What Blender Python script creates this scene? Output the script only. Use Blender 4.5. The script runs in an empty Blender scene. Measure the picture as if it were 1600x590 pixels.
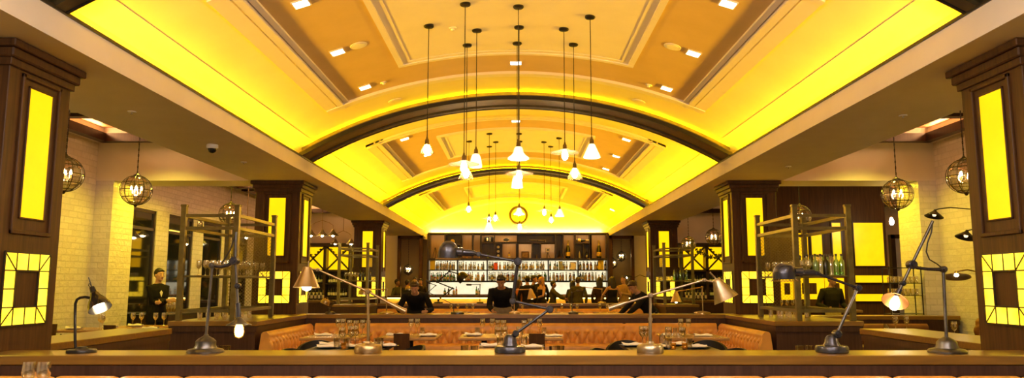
import bpy, bmesh, math, random
from mathutils import Vector, Matrix, Euler
random.seed(7)
C = bpy.context.scene.collection
PI = math.pi
R = math.radians

# ------------------------------------------------------------------ camera model (used to read places off the photograph)
F_PX, CX, CY = 1180.0, 806.0, 295.0
PITCH = math.atan(151.0 / F_PX)
HC = 1.45
SP, CP = math.sin(PITCH), math.cos(PITCH)

def at(px, py, Y):
    """world point at depth Y seen at that pixel"""
    v = (CY - py) / F_PX
    z = Y * (v * CP + SP) / (CP - v * SP)
    d = Y * CP + z * SP
    return Vector(((px - CX) * d / F_PX, Y, z + HC))

def atz(px, py, Z):
    v = (CY - py) / F_PX
    z = Z - HC
    Y = z * (CP - v * SP) / (v * CP + SP)
    d = Y * CP + z * SP
    return Vector(((px - CX) * d / F_PX, Y, Z))

cam_d = bpy.data.cameras.new('camera')
cam = bpy.data.objects.new('camera', cam_d)
C.objects.link(cam)
cam.location = (0, 0, HC)
cam.rotation_euler = (PI / 2 + PITCH, 0, 0)
cam_d.sensor_width = 36
cam_d.lens = 36 * F_PX / 1600
cam_d.shift_x = -6 / 1600
cam_d.clip_start = 0.05
cam_d.clip_end = 200
bpy.context.scene.camera = cam

# ------------------------------------------------------------------ mesh helpers
def frame_to(a, b):
    """matrix that maps +Z from the origin to the segment a->b (origin at a)"""
    d = (Vector(b) - Vector(a))
    q = d.to_track_quat('Z', 'Y')
    return Matrix.Translation(Vector(a)) @ q.to_matrix().to_4x4()

class MB:
    def __init__(self):
        self.bm = bmesh.new()
        self.mi = 0
    def _mark(self, faces):
        for f in faces:
            f.material_index = self.mi
    def box(self, x0, x1, y0, y1, z0, z1, b=0.0, M=None, seg=1):
        m = Matrix.Translation(((x0 + x1) / 2, (y0 + y1) / 2, (z0 + z1) / 2)) @ Matrix.Diagonal((abs(x1 - x0), abs(y1 - y0), abs(z1 - z0), 1))
        if M is not None:
            m = M @ m
        n0 = len(self.bm.faces)
        r = bmesh.ops.create_cube(self.bm, size=1, matrix=m)
        if b > 0:
            es = list({e for v in r['verts'] for e in v.link_edges})
            bmesh.ops.bevel(self.bm, geom=es, offset=b, segments=seg, profile=0.5, affect='EDGES')
        self.bm.faces.ensure_lookup_table()
        self._mark(self.bm.faces[n0:])
        return self
    def bar(self, a, b, w, h=None, bev=0.0, roll=0.0):
        """box of section w x h from a to b"""
        h = w if h is None else h
        a, b = Vector(a), Vector(b)
        m = frame_to(a, b) @ Matrix.Rotation(roll, 4, 'Z')
        return self.box(-w / 2, w / 2, -h / 2, h / 2, 0, (b - a).length, bev, m)
    def tube(self, pts, r, n=8, caps=True, closed=False):
        pts = [Vector(p) for p in pts]
        k = len(pts)
        rs = r if isinstance(r, (list, tuple)) else [r] * k
        rings = []
        prev = None
        for i in range(k):
            if closed:
                t = (pts[(i + 1) % k] - pts[i - 1])
            elif i == 0:
                t = pts[1] - pts[0]
            elif i == k - 1:
                t = pts[-1] - pts[-2]
            else:
                t = (pts[i + 1] - pts[i]).normalized() + (pts[i] - pts[i - 1]).normalized()
            if t.length < 1e-9:
                t = Vector((0, 0, 1))
            t.normalize()
            if prev is None:
                ref = Vector((0, 0, 1)) if abs(t.z) < 0.9 else Vector((1, 0, 0))
                u = t.cross(ref).normalized()
            else:
                u = prev - t * prev.dot(t)
                if u.length < 1e-6:
                    u = t.orthogonal()
                u.normalize()
            prev = u
            w = t.cross(u)
            rings.append([self.bm.verts.new(pts[i] + (u * math.cos(a) + w * math.sin(a)) * rs[i]) for a in [2 * PI * j / n for j in range(n)]])
        fs = []
        m = k if closed else k - 1
        for i in range(m):
            A, B = rings[i], rings[(i + 1) % k]
            for j in range(n):
                fs.append(self.bm.faces.new((A[j], A[(j + 1) % n], B[(j + 1) % n], B[j])))
        if caps and not closed:
            fs.append(self.bm.faces.new(list(reversed(rings[0]))))
            fs.append(self.bm.faces.new(rings[-1]))
        self._mark(fs)
        return self
    def lathe(self, prof, n=16, M=None, close=False):
        """profile of (radius, z); r=0 closes to a pole"""
        M = M or Matrix.Identity(4)
        rings = []
        for (r, z) in prof:
            if r <= 1e-7:
                rings.append([self.bm.verts.new(M @ Vector((0, 0, z)))])
            else:
                rings.append([self.bm.verts.new(M @ Vector((r * math.cos(2 * PI * j / n), r * math.sin(2 * PI * j / n), z))) for j in range(n)])
        fs = []
        idx = list(range(len(rings) - 1))
        pairs = [(rings[i], rings[i + 1]) for i in idx]
        if close:
            pairs.append((rings[-1], rings[0]))
        for A, B in pairs:
            for j in range(n):
                j2 = (j + 1) % n
                if len(A) == 1 and len(B) == 1:
                    continue
                if len(A) == 1:
                    fs.append(self.bm.faces.new((A[0], B[j2], B[j])))
                elif len(B) == 1:
                    fs.append(self.bm.faces.new((A[j], A[j2], B[0])))
                else:
                    fs.append(self.bm.faces.new((A[j], A[j2], B[j2], B[j])))
        self._mark(fs)
        return self
    def sphere(self, c, r, n=12, m=8, sc=(1, 1, 1), M=None):
        prof = [(max(0.0, r * math.sin(PI * i / m)) if 0 < i < m else 0.0, -r * math.cos(PI * i / m)) for i in range(m + 1)]
        X = Matrix.Translation(Vector(c)) @ Matrix.Diagonal((sc[0], sc[1], sc[2], 1))
        if M is not None:
            X = Matrix.Translation(Vector(c)) @ M @ Matrix.Diagonal((sc[0], sc[1], sc[2], 1))
        return self.lathe(prof, n, X)
    def cyl(self, a, b, r, n=12, r2=None):
        return self.tube([a, b], [r, r if r2 is None else r2], n)
    def prism(self, poly, h, M=None):
        """polygon in XY extruded 0..h in Z"""
        M = M or Matrix.Identity(4)
        A = [self.bm.verts.new(M @ Vector((x, y, 0))) for x, y in poly]
        B = [self.bm.verts.new(M @ Vector((x, y, h))) for x, y in poly]
        k = len(poly)
        fs = [self.bm.faces.new(list(reversed(A))), self.bm.faces.new(B)]
        for i in range(k):
            fs.append(self.bm.faces.new((A[i], A[(i + 1) % k], B[(i + 1) % k], B[i])))
        self._mark(fs)
        return self
    def grid(self, rows, closed_u=False):
        """rows: list of rows of points"""
        V = [[self.bm.verts.new(Vector(p)) for p in row] for row in rows]
        fs = []
        for i in range(len(V) - 1):
            k = len(V[i])
            for j in range(k if closed_u else k - 1):
                j2 = (j + 1) % k
                fs.append(self.bm.faces.new((V[i][j], V[i][j2], V[i + 1][j2], V[i + 1][j])))
        self._mark(fs)
        return self
    def mesh(self, name, mats, smooth=None):
        bmesh.ops.recalc_face_normals(self.bm, faces=self.bm.faces[:])
        me = bpy.data.meshes.new(name)
        self.bm.to_mesh(me)
        self.bm.free()
        for m in (mats if isinstance(mats, (list, tuple)) else [mats]):
            me.materials.append(m)
        if smooth:
            for p in me.polygons:
                p.use_smooth = True
            try:
                me.set_sharp_from_angle(angle=R(smooth))
            except Exception:
                pass
        return me
    def build(self, name, mats, parent=None, smooth=40, loc=None, rotz=0.0):
        o = bpy.data.objects.new(name, self.mesh(name, mats, smooth))
        C.objects.link(o)
        if parent is not None:
            o.parent = parent
        if loc is not None:
            o.location = loc
        if rotz:
            o.rotation_euler.z = rotz
        return o

def tag(o, label=None, cat=None, group=None, kind=None):
    if label: o['label'] = label
    if cat: o['category'] = cat
    if group: o['group'] = group
    if kind: o['kind'] = kind
    return o

def thing(name, label, cat, loc=(0, 0, 0), rotz=0.0, group=None):
    o = bpy.data.objects.new(name, None)
    o.empty_display_size = 0.05
    C.objects.link(o)
    o.location = loc
    o.rotation_euler = (0, 0, rotz)
    return tag(o, label, cat, group)

def struct(o):
    o['kind'] = 'structure'
    return o

def copy_thing(src, loc, rotz=None, label=None, group=None, scale=None):
    r = src.copy()
    C.objects.link(r)
    r.location = loc
    if rotz is not None:
        r.rotation_euler = (0, 0, rotz)
    if scale is not None:
        r.scale = (scale,) * 3 if not isinstance(scale, tuple) else scale
    if label: r['label'] = label
    if group: r['group'] = group
    for ch in list(src.children):
        c = ch.copy(); C.objects.link(c); c.parent = r
        for g in list(ch.children):
            d = g.copy(); C.objects.link(d); d.parent = c
    return r

class Local:
    """lets world points be written while parts stay local to a thing's base"""
    def __init__(self, base):
        self.b = Vector(base)
    def __call__(self, p):
        return Vector(p) - self.b

# ------------------------------------------------------------------ materials
def mat(name, col, rough=0.5, metal=0.0, emit=None, estr=0.0, trans=0.0, ior=1.45, spec=0.5, coat=0.0, alpha=1.0, sheen=0.0):
    m = bpy.data.materials.new(name)
    m.use_nodes = True
    b = m.node_tree.nodes['Principled BSDF']
    b.inputs['Base Color'].default_value = (*col, 1)
    b.inputs['Roughness'].default_value = rough
    b.inputs['Metallic'].default_value = metal
    b.inputs['IOR'].default_value = ior
    b.inputs['Specular IOR Level'].default_value = spec
    b.inputs['Transmission Weight'].default_value = trans
    b.inputs['Coat Weight'].default_value = coat
    b.inputs['Coat Roughness'].default_value = 0.26
    b.inputs['Alpha'].default_value = alpha
    if emit:
        b.inputs['Emission Color'].default_value = (*emit, 1)
        b.inputs['Emission Strength'].default_value = estr
    return m

def nodes(m):
    return m.node_tree.nodes, m.node_tree.links, m.node_tree.nodes['Principled BSDF']

def wood(name, c1, c2, rough=0.35, scale=1.0, axis='Z', coat=0.0, spec=0.5):
    m = mat(name, c1, rough, coat=coat, spec=spec)
    n, l, b = nodes(m)
    tc = n.new('ShaderNodeTexCoord')
    mp = n.new('ShaderNodeMapping')
    s = {'X': (1.2, 22, 22), 'Y': (22, 1.2, 22), 'Z': (22, 22, 1.2)}[axis]
    mp.inputs['Scale'].default_value = tuple(v * scale for v in s)
    nz = n.new('ShaderNodeTexNoise')
    nz.inputs['Scale'].default_value = 1.6
    nz.inputs['Detail'].default_value = 5
    nz.inputs['Distortion'].default_value = 0.6
    rp = n.new('ShaderNodeValToRGB')
    rp.color_ramp.elements[0].position = 0.3
    rp.color_ramp.elements[0].color = (*c2, 1)
    rp.color_ramp.elements[1].position = 0.7
    rp.color_ramp.elements[1].color = (*c1, 1)
    l.new(tc.outputs['Object'], mp.inputs['Vector'])
    l.new(mp.outputs['Vector'], nz.inputs['Vector'])
    l.new(nz.outputs['Fac'], rp.inputs['Fac'])
    l.new(rp.outputs['Color'], b.inputs['Base Color'])
    bp = n.new('ShaderNodeBump')
    bp.inputs['Strength'].default_value = 0.06
    l.new(nz.outputs['Fac'], bp.inputs['Height'])
    l.new(bp.outputs['Normal'], b.inputs['Normal'])
    return m

def mottled(name, c1, c2, scale=8, rough=0.5, metal=0.0, bump=0.0, spec=0.5, detail=4, coat=0.0):
    m = mat(name, c1, rough, metal, spec=spec, coat=coat)
    n, l, b = nodes(m)
    tc = n.new('ShaderNodeTexCoord')
    nz = n.new('ShaderNodeTexNoise')
    nz.inputs['Scale'].default_value = scale
    nz.inputs['Detail'].default_value = detail
    rp = n.new('ShaderNodeValToRGB')
    rp.color_ramp.elements[0].position = 0.35
    rp.color_ramp.elements[0].color = (*c2, 1)
    rp.color_ramp.elements[1].position = 0.65
    rp.color_ramp.elements[1].color = (*c1, 1)
    l.new(tc.outputs['Object'], nz.inputs['Vector'])
    l.new(nz.outputs['Fac'], rp.inputs['Fac'])
    l.new(rp.outputs['Color'], b.inputs['Base Color'])
    if bump:
        bp = n.new('ShaderNodeBump')
        bp.inputs['Strength'].default_value = bump
        l.new(nz.outputs['Fac'], bp.inputs['Height'])
        l.new(bp.outputs['Normal'], b.inputs['Normal'])
    return m

def glow(name, col, strength, col2=None, scale=5.0):
    """lit translucent panel, faintly mottled like onyx"""
    m = mat(name, (0.05, 0.035, 0.005), 0.3)
    n, l, b = nodes(m)
    b.inputs['Emission Strength'].default_value = strength
    if col2:
        tc = n.new('ShaderNodeTexCoord')
        nz = n.new('ShaderNodeTexNoise')
        nz.inputs['Scale'].default_value = scale
        nz.inputs['Detail'].default_value = 3
        rp = n.new('ShaderNodeValToRGB')
        rp.color_ramp.elements[0].position = 0.3
        rp.color_ramp.elements[0].color = (*col2, 1)
        rp.color_ramp.elements[1].position = 0.7
        rp.color_ramp.elements[1].color = (*col, 1)
        l.new(tc.outputs['Object'], nz.inputs['Vector'])
        l.new(nz.outputs['Fac'], rp.inputs['Fac'])
        l.new(rp.outputs['Color'], b.inputs['Emission Color'])
    else:
        b.inputs['Emission Color'].default_value = (*col, 1)
    return m

def brick(name, c1, c2, mortar, rough=0.18):
    m = mat(name, c1, rough, spec=0.6)
    n, l, b = nodes(m)
    tc = n.new('ShaderNodeTexCoord')
    gm = n.new('ShaderNodeNewGeometry')
    sx = n.new('ShaderNodeSeparateXYZ')
    sn = n.new('ShaderNodeSeparateXYZ')
    l.new(tc.outputs['Object'], sx.inputs[0])
    l.new(gm.outputs['Normal'], sn.inputs[0])
    ab = n.new('ShaderNodeMath'); ab.operation = 'ABSOLUTE'
    l.new(sn.outputs['X'], ab.inputs[0])
    mx = n.new('ShaderNodeMix'); mx.data_type = 'FLOAT'
    l.new(ab.outputs[0], mx.inputs[0])
    l.new(sx.outputs['X'], mx.inputs[2])
    l.new(sx.outputs['Y'], mx.inputs[3])
    cb = n.new('ShaderNodeCombineXYZ')
    l.new(mx.outputs[0], cb.inputs[0])
    l.new(sx.outputs['Z'], cb.inputs[1])
    bt = n.new('ShaderNodeTexBrick')
    bt.inputs['Color1'].default_value = (*c1, 1)
    bt.inputs['Color2'].default_value = (*c2, 1)
    bt.inputs['Mortar'].default_value = (*mortar, 1)
    bt.inputs['Scale'].default_value = 1.0
    bt.inputs['Brick Width'].default_value = 0.26
    bt.inputs['Row Height'].default_value = 0.11
    bt.inputs['Mortar Size'].default_value = 0.008
    l.new(cb.outputs[0], bt.inputs['Vector'])
    l.new(bt.outputs['Color'], b.inputs['Base Color'])
    nz = n.new('ShaderNodeTexNoise')
    nz.inputs['Scale'].default_value = 13
    nz.inputs['Detail'].default_value = 2
    l.new(tc.outputs['Object'], nz.inputs['Vector'])
    ad = n.new('ShaderNodeMath'); ad.operation = 'MULTIPLY_ADD'
    l.new(nz.outputs['Fac'], ad.inputs[0])
    ad.inputs[1].default_value = 0.55
    iv = n.new('ShaderNodeMath'); iv.operation = 'SUBTRACT'
    iv.inputs[0].default_value = 1.0
    l.new(bt.outputs['Fac'], iv.inputs[1])
    l.new(iv.outputs[0], ad.inputs[2])
    bp = n.new('ShaderNodeBump')
    bp.inputs['Strength'].default_value = 1.0
    bp.inputs['Distance'].default_value = 0.03
    l.new(ad.outputs[0], bp.inputs['Height'])
    l.new(bp.outputs['Normal'], b.inputs['Normal'])
    return m

CREAM = mottled('cream_paint', (0.80, 0.74, 0.62), (0.76, 0.70, 0.58), 2.5, 0.6)
CEILP = mottled('ceiling_paint', (0.82, 0.72, 0.52), (0.78, 0.68, 0.48), 1.5, 0.6)
TANP = mottled('tan_paint', (0.62, 0.44, 0.21), (0.58, 0.41, 0.19), 3, 0.5)
TRIMP = mottled('trim_paint', (0.86, 0.78, 0.70), (0.83, 0.75, 0.67), 3, 0.45)
WALNUT = wood('walnut', (0.098, 0.044, 0.013), (0.050, 0.022, 0.007), 0.42, spec=0.25)
WALNUT_X = wood('walnut_across', (0.075, 0.036, 0.022), (0.045, 0.021, 0.013), 0.42, axis='Z', spec=0.3)
LEDGE = wood('ledge_wood', (0.24, 0.120, 0.014), (0.17, 0.082, 0.010), 0.30, axis='X', coat=1.0)
TABLEW = wood('table_wood', (0.42, 0.23, 0.085), (0.32, 0.165, 0.055), 0.25, axis='X')
DARKW = wood('dark_wood', (0.045, 0.022, 0.011), (0.022, 0.011, 0.006), 0.35)
FLOORW = wood('floor_wood', (0.085, 0.055, 0.026), (0.05, 0.032, 0.015), 0.3, axis='Y')
BRONZE = mottled('bronze', (0.20, 0.145, 0.055), (0.14, 0.10, 0.04), 6, 0.32, 0.85)
DARKBR = mottled('dark_bronze', (0.075, 0.055, 0.03), (0.05, 0.036, 0.02), 6, 0.35, 0.6)
UNITM = mottled('unit_metal', (0.22, 0.18, 0.075), (0.17, 0.14, 0.055), 10, 0.35, 0.7)
BRASS = mottled('aged_brass', (0.44, 0.32, 0.15), (0.35, 0.25, 0.115), 14, 0.32, 0.95)
NICKEL = mottled('brushed_nickel', (0.46, 0.39, 0.27), (0.37, 0.31, 0.21), 14, 0.3, 0.95)
STEEL = mottled('grey_steel', (0.15, 0.145, 0.14), (0.10, 0.095, 0.09), 18, 0.35, 0.9)
GUNM = mottled('gunmetal', (0.085, 0.085, 0.10), (0.05, 0.05, 0.06), 9, 0.27, 0.75)
BLACKM = mat('black_metal', (0.018, 0.016, 0.015), 0.32, 0.4)
BLACK = mat('black_plastic', (0.012, 0.011, 0.010), 0.4)
CORD = mat('cord_black', (0.02, 0.016, 0.012), 0.6)
LEATHER = mottled('orange_leather', (0.66, 0.325, 0.078), (0.55, 0.26, 0.058), 7, 0.36, bump=0.05, coat=0.1)
LEATHERD = mottled('brown_leather', (0.20, 0.075, 0.022), (0.15, 0.055, 0.016), 7, 0.4, bump=0.05)
WHITE = mat('white_ceramic', (0.80, 0.76, 0.68), 0.25)
LINEN = mottled('white_linen', (0.80, 0.76, 0.70), (0.72, 0.68, 0.62), 30, 0.85, bump=0.15)
OPAL = mat('opal_glass', (0.9, 0.8, 0.6), 0.25, emit=(1, 0.74, 0.38), estr=1.1)
def glass_mat(name, col, rough=0.02, alpha_mix=0.75, tint=None):
    """thin glass: mostly clear, glossy at grazing angles"""
    m = bpy.data.materials.new(name)
    m.use_nodes = True
    n, l = m.node_tree.nodes, m.node_tree.links
    n.clear()
    out = n.new('ShaderNodeOutputMaterial')
    tr = n.new('ShaderNodeBsdfTransparent')
    tr.inputs['Color'].default_value = (*(tint or col), 1)
    gl = n.new('ShaderNodeBsdfGlossy')
    gl.inputs['Color'].default_value = (*col, 1)
    gl.inputs['Roughness'].default_value = rough
    lw = n.new('ShaderNodeLayerWeight')
    lw.inputs['Blend'].default_value = 0.35
    mr = n.new('ShaderNodeMapRange')
    mr.inputs['To Min'].default_value = 1 - alpha_mix - 0.15
    mr.inputs['To Max'].default_value = 1.0
    mx = n.new('ShaderNodeMixShader')
    l.new(lw.outputs['Facing'], mr.inputs['Value'])
    l.new(mr.outputs['Result'], mx.inputs['Fac'])
    l.new(tr.outputs[0], mx.inputs[1])
    l.new(gl.outputs[0], mx.inputs[2])
    l.new(mx.outputs[0], out.inputs[0])
    return m
GLASS = glass_mat('clear_glass', (1, 0.97, 0.9), 0.03, 0.62, (0.96, 0.94, 0.88))
def frosted(name, col, clear, emit=0.0):
    m = bpy.data.materials.new(name)
    m.use_nodes = True
    n, l = m.node_tree.nodes, m.node_tree.links
    n.clear()
    out = n.new('ShaderNodeOutputMaterial')
    tr = n.new('ShaderNodeBsdfTransparent')
    tl = n.new('ShaderNodeBsdfTranslucent'); tl.inputs['Color'].default_value = (*col, 1)
    df = n.new('ShaderNodeBsdfDiffuse'); df.inputs['Color'].default_value = (*col, 1)
    m1 = n.new('ShaderNodeMixShader'); m1.inputs['Fac'].default_value = 0.5
    m2 = n.new('ShaderNodeMixShader'); m2.inputs['Fac'].default_value = clear
    l.new(tl.outputs[0], m1.inputs[1]); l.new(df.outputs[0], m1.inputs[2])
    l.new(m1.outputs[0], m2.inputs[1]); l.new(tr.outputs[0], m2.inputs[2])
    l.new(m2.outputs[0], out.inputs[0])
    return m
AMBERG = glass_mat('amber_glass', (1, 0.85, 0.5), 0.05, 0.72, (1.0, 0.86, 0.55))
NIGHT = mat('night_window_glass', (0.010, 0.012, 0.012), 0.04, spec=1.0, ior=1.9)
MIRROR = mat('smoked_mirror', (0.55, 0.48, 0.36), 0.03, 1.0)
YELLOW = glow('yellow_lit_panel', (1.0, 0.50, 0.001), 0.92, (1.0, 0.44, 0.001), 3)
YELLOWB = glow('yellow_lit_tile', (1.0, 0.66, 0.035), 1.6, (1.0, 0.56, 0.012), 6)
YELLOWD = glow('yellow_far_panel', (1.0, 0.50, 0.002), 0.85, (0.9, 0.42, 0.001), 4)
ORANGEP = mottled('orange_coffer_paint', (0.75, 0.42, 0.20), (0.70, 0.38, 0.17), 2, 0.5)
BULB = mat('lit_filament_bulb', (1, 0.8, 0.5), 0.2, emit=(1.0, 0.62, 0.22), estr=7.0)
BULBH = mat('bright_lit_bulb', (1, 0.9, 0.7), 0.2, emit=(1.0, 0.80, 0.50), estr=14.0)
DOWNL = mat('lit_downlight_lens', (1, 1, 1), 0.3, emit=(1.0, 0.90, 0.75), estr=9.0)
BRICK = brick('white_glazed_brick', (0.74, 0.68, 0.60), (0.66, 0.60, 0.53), (0.62, 0.57, 0.50))
BACKLIT = glow('bar_backlight', (1.0, 0.86, 0.56), 0.62, (0.74, 0.64, 0.40), 2.5)
# ================================================================== THE ROOM
LEDGE_Z = 0.946
SOFF_Z = 3.38          # underside of the long beams
LIP_Z = 3.63           # top edge of the long beams
BEAM_IN, BEAM_OUT = 3.63, 4.94
WALLX = 7.8
ARC_C = -2.594         # centre of the barrel vault (height)
R_RIB, R_CEIL = 7.20, 7.36
END_Y = 30.3

def arc_pt(x, r, y):
    return Vector((x, y, ARC_C + math.sqrt(r * r - x * x)))

def arc_patch(mb, x0, x1, y0, y1, ra, rb, n=32):
    """curved slab between two radii of the vault"""
    rows = []
    for (r, y) in ((ra, y0), (ra, y1), (rb, y1), (rb, y0), (ra, y0)):
        rows.append([arc_pt(x0 + (x1 - x0) * i / n, r, y) for i in range(n + 1)])
    mb.grid(rows)
    for k in (0, -1):
        vs = [mb.bm.verts.new(rows[j][k]) for j in range(4)]
        mb.bm.faces.new(vs if k else vs[::-1]).material_index = mb.mi
    return mb

def on_vault(px, py, r=R_CEIL):
    v = (CY - py) / F_PX
    d = Vector(((px - CX) / F_PX, CP - v * SP, v * CP + SP))
    o = Vector((0, 0, HC - ARC_C))
    # x^2 + (z)^2 = r^2
    a = d.x ** 2 + d.z ** 2
    b = 2 * (o.z * d.z)
    c = o.z ** 2 - r * r
    t = (-b + math.sqrt(b * b - 4 * a * c)) / (2 * a)
    return Vector((d.x * t, d.y * t, d.z * t + HC))

# floor
struct(MB().box(-12.5, 12.5, -5, 34, -0.1, 0).build('floor', FLOORW))

# vault
struct(arc_patch(MB(), -4.12, 4.12, -4.5, END_Y + 0.2, R_CEIL, R_CEIL + 0.12, 64).build('ceiling', CEILP, smooth=30))

# long beams with the cove behind their lip
for s, nm in ((-1, 'trim_1'), (1, 'trim_2')):
    mb = MB()
    x0, x1 = sorted((s * BEAM_IN, s * BEAM_OUT))
    mb.box(x0, x1, -4.5, END_Y + 0.1, SOFF_Z, SOFF_Z + 0.06)
    xl = sorted((s * BEAM_IN, s * (BEAM_IN + 0.06)))
    mb.box(xl[0], xl[1], -4.5, END_Y + 0.1, SOFF_Z + 0.06, LIP_Z)
    xb = sorted((s * 4.10, s * BEAM_OUT))
    mb.box(xb[0], xb[1], -4.5, END_Y + 0.1, SOFF_Z + 0.03, 4.3)
    o = struct(mb.build(nm, CREAM, smooth=0))
    # thin dark edge on the lip
    xe = sorted((s * (BEAM_IN - 0.012), s * (BEAM_IN + 0.03)))
    MB().box(xe[0], xe[1], -4.5, END_Y, LIP_Z - 0.022, LIP_Z + 0.008).build('edge_strip', BLACKM, o, smooth=0)
# pale band where the vault starts
for s, nm in ((-1, 'trim_3'), (1, 'trim_4')):
    x0, x1 = (-3.72, -3.46) if s < 0 else (3.46, 3.72)
    struct(arc_patch(MB(), x0, x1, -4.4, END_Y, R_CEIL - 0.003, R_CEIL + 0.01, 3).build(nm, TRIMP, smooth=30))

# ribs
RIBM = mottled('rib_bronze', (0.15, 0.115, 0.045), (0.11, 0.085, 0.035), 6, 0.35, 0.6)
RIBS = ((5.05, 5.87), (12.57, 13.30), (20.60, 21.30))
LEDY = mat('cove_led_strip', (1, 0.8, 0.1), 0.5, emit=(1.0, 0.62, 0.0), estr=14.0)
k = 5
for (y0, y1) in RIBS:
    mb = MB()
    w = y1 - y0
    X = 3.66
    mb.mi = 0
    arc_patch(mb, -X, X, y0, y0 + 0.20 * w, R_RIB, R_RIB + 0.07, 56)
    arc_patch(mb, -X, X, y1 - 0.20 * w, y1, R_RIB, R_RIB + 0.07, 56)
    arc_patch(mb, -X, X, y0 + 0.20 * w, y1 - 0.20 * w, R_RIB + 0.035, R_CEIL + 0.02, 56)
    mb.mi = 1
    arc_patch(mb, -X, X, y0 + 0.30 * w, y1 - 0.30 * w, R_RIB + 0.022, R_RIB + 0.04, 56)
    mb.mi = 2
    arc_patch(mb, -X, X, y0 - 0.005, y0 + 0.03, R_RIB - 0.008, R_RIB + 0.055, 56)
    arc_patch(mb, -X, X, y1 - 0.03, y1 + 0.005, R_RIB - 0.008, R_RIB + 0.055, 56)
    rib = struct(mb.build('trim_%d' % k, [RIBM, BRONZE, BLACKM], smooth=30))
    k += 1
    for yy in (y0 + 0.07, y1 - 0.11):
        arc_patch(MB(), -3.55, 3.55, yy, yy + 0.04, R_RIB + 0.072, R_RIB + 0.084, 40).build('cove_light', LEDY, rib, smooth=30)

# trays and centre panels of the three bays
def tray(y0, y1, c0, c1):
    global k
    mb = MB()
    a = 2.93
    P = R_CEIL
    t = P + 0.01
    for s in (-1, 1):
        def side(xa, xb, r):
            x0, x1 = sorted((s * xa, s * xb))
            arc_patch(mb, x0, x1, y0, y1, P - r, t, 6)
        side(a, a - 0.16, 0.035)
        side(a - 0.185, a - 0.26, 0.045)
        side(a - 0.285, a - 0.34, 0.030)
    for (ya, yb, r) in ((y1 - 0.09, y1, 0.035), (y1 - 0.20, y1 - 0.11, 0.045), (y0, y0 + 0.09, 0.035), (y0 + 0.11, y0 + 0.20, 0.045)):
        arc_patch(mb, -a + 0.004, a - 0.004, ya, yb, P - r - 0.004, t, 40)
    struct(mb.build('trim_%d' % k, TRIMP, smooth=30)); k += 1
    # tan field inside the frame
    struct(arc_patch(MB(), -a + 0.30, a - 0.30, y0 + 0.15, y1 - 0.15, P - 0.006, t, 40).build('trim_%d' % k, TANP, smooth=30)); k += 1
    mb = MB()
    c = 1.66
    arc_patch(mb, -c, c, c0, c1, P - 0.035, t, 32)
    for (xa, xb, ya, yb) in ((-c - .005, -c + 0.07, c0 + .003, c1 - .003), (c - 0.07, c + .005, c0 + .003, c1 - .003), (-c - .008, c + .008, c0 - .005, c0 + 0.07), (-c - .008, c + .008, c1 - 0.07, c1 + .005)):
        arc_patch(mb, xa, xb, ya, yb, P - 0.050 - (.002 if xb - xa > 1 else 0), t, 24)
    for (xa, xb, ya, yb) in ((-c + .15, -c + .18, c0 + .15, c1 - .15), (c - .18, c - .15, c0 + .15, c1 - .15), (-c + .148, c - .148, c0 + .147, c0 + .18), (-c + .148, c - .148, c1 - .18, c1 - .147)):
        arc_patch(mb, xa, xb, ya, yb, P - 0.041 - (.002 if xb - xa > 1 else 0), t, 24)
    struct(mb.build('trim_%d' % k, TRIMP, smooth=30)); k += 1
tray(6.75, 11.62, 7.8, 10.45)
tray(14.5, 19.5, 15.6, 18.3)
tray(22.6, 28.2, 24.0, 26.8)
tray(-1.2, 3.9, 0.2, 2.8)

# end wall with lunette, and the walls beside the bar
BKW = mottled('end_wall_paint', (0.86, 0.78, 0.55), (0.83, 0.75, 0.52), 2, 0.6)
mb = MB()
rows = [[Vector((-4.2 + 8.4 * i / 40, END_Y + y, z)) for i in range(41)] for (y, z) in ((0, 3.0), (0, 5.0))]
mb.box(-4.95, 4.95, END_Y, END_Y + 0.15, 3.3, 5.0)
struct(mb.build('wall_back', BKW, smooth=0))
struct(MB().box(-12.5, 12.5, 31.0, 31.2, 0, 3.4).build('wall_behind_bar', mottled('ochre_paint', (0.40, 0.27, 0.09), (0.36, 0.24, 0.08), 2, 0.6), smooth=0))
struct(MB().box(-12.5, 12.5, -4.7, -4.5, 0, 5).build('wall_front', CREAM, smooth=0))

COFF = []
# side ceilings of the aisles with their dark coffers
def aisle_ceiling(s, nm, x_out, y0, y1, z, coffers, pan):
    mb = MB()
    xs = sorted((s * (BEAM_OUT - 0.02), s * x_out))
    cx0, cx1 = sorted((s * 5.15, s * (x_out - 0.25)))
    ys = y0
    for (a, b) in coffers:
        mb.box(xs[0], xs[1], ys, a, z, z + 0.3)
        for (q0, q1) in ((xs[0], cx0), (cx1, xs[1])):
            if q1 - q0 > 0.01:
                mb.box(q0, q1, a, b, z, z + 0.3)
        ys = b
    mb.box(xs[0], xs[1], ys, y1, z, z + 0.3)
    o = struct(mb.build(nm, CREAM, smooth=0))
    for (a, b) in coffers:
        m2 = MB()
        for (q0, q1, r0, r1) in ((cx0 - 0.05, cx0 + 0.10, a - 0.05, b + 0.05), (cx1 - 0.10, cx1 + 0.05, a - 0.05, b + 0.05), (cx0, cx1, a - 0.05, a + 0.12), (cx0, cx1, b - 0.12, b + 0.05)):
            m2.box(q0, q1, r0, r1, z - 0.05, z + 0.10)
        m2.build('coffer_frame', DARKW, o, smooth=0)
        MB().box(cx0, cx1, a, b, z + 0.22, z + 0.31).build('coffer_panel', pan, o, smooth=0)
        COFF.append((cx0, cx1, a, b, z))
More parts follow.
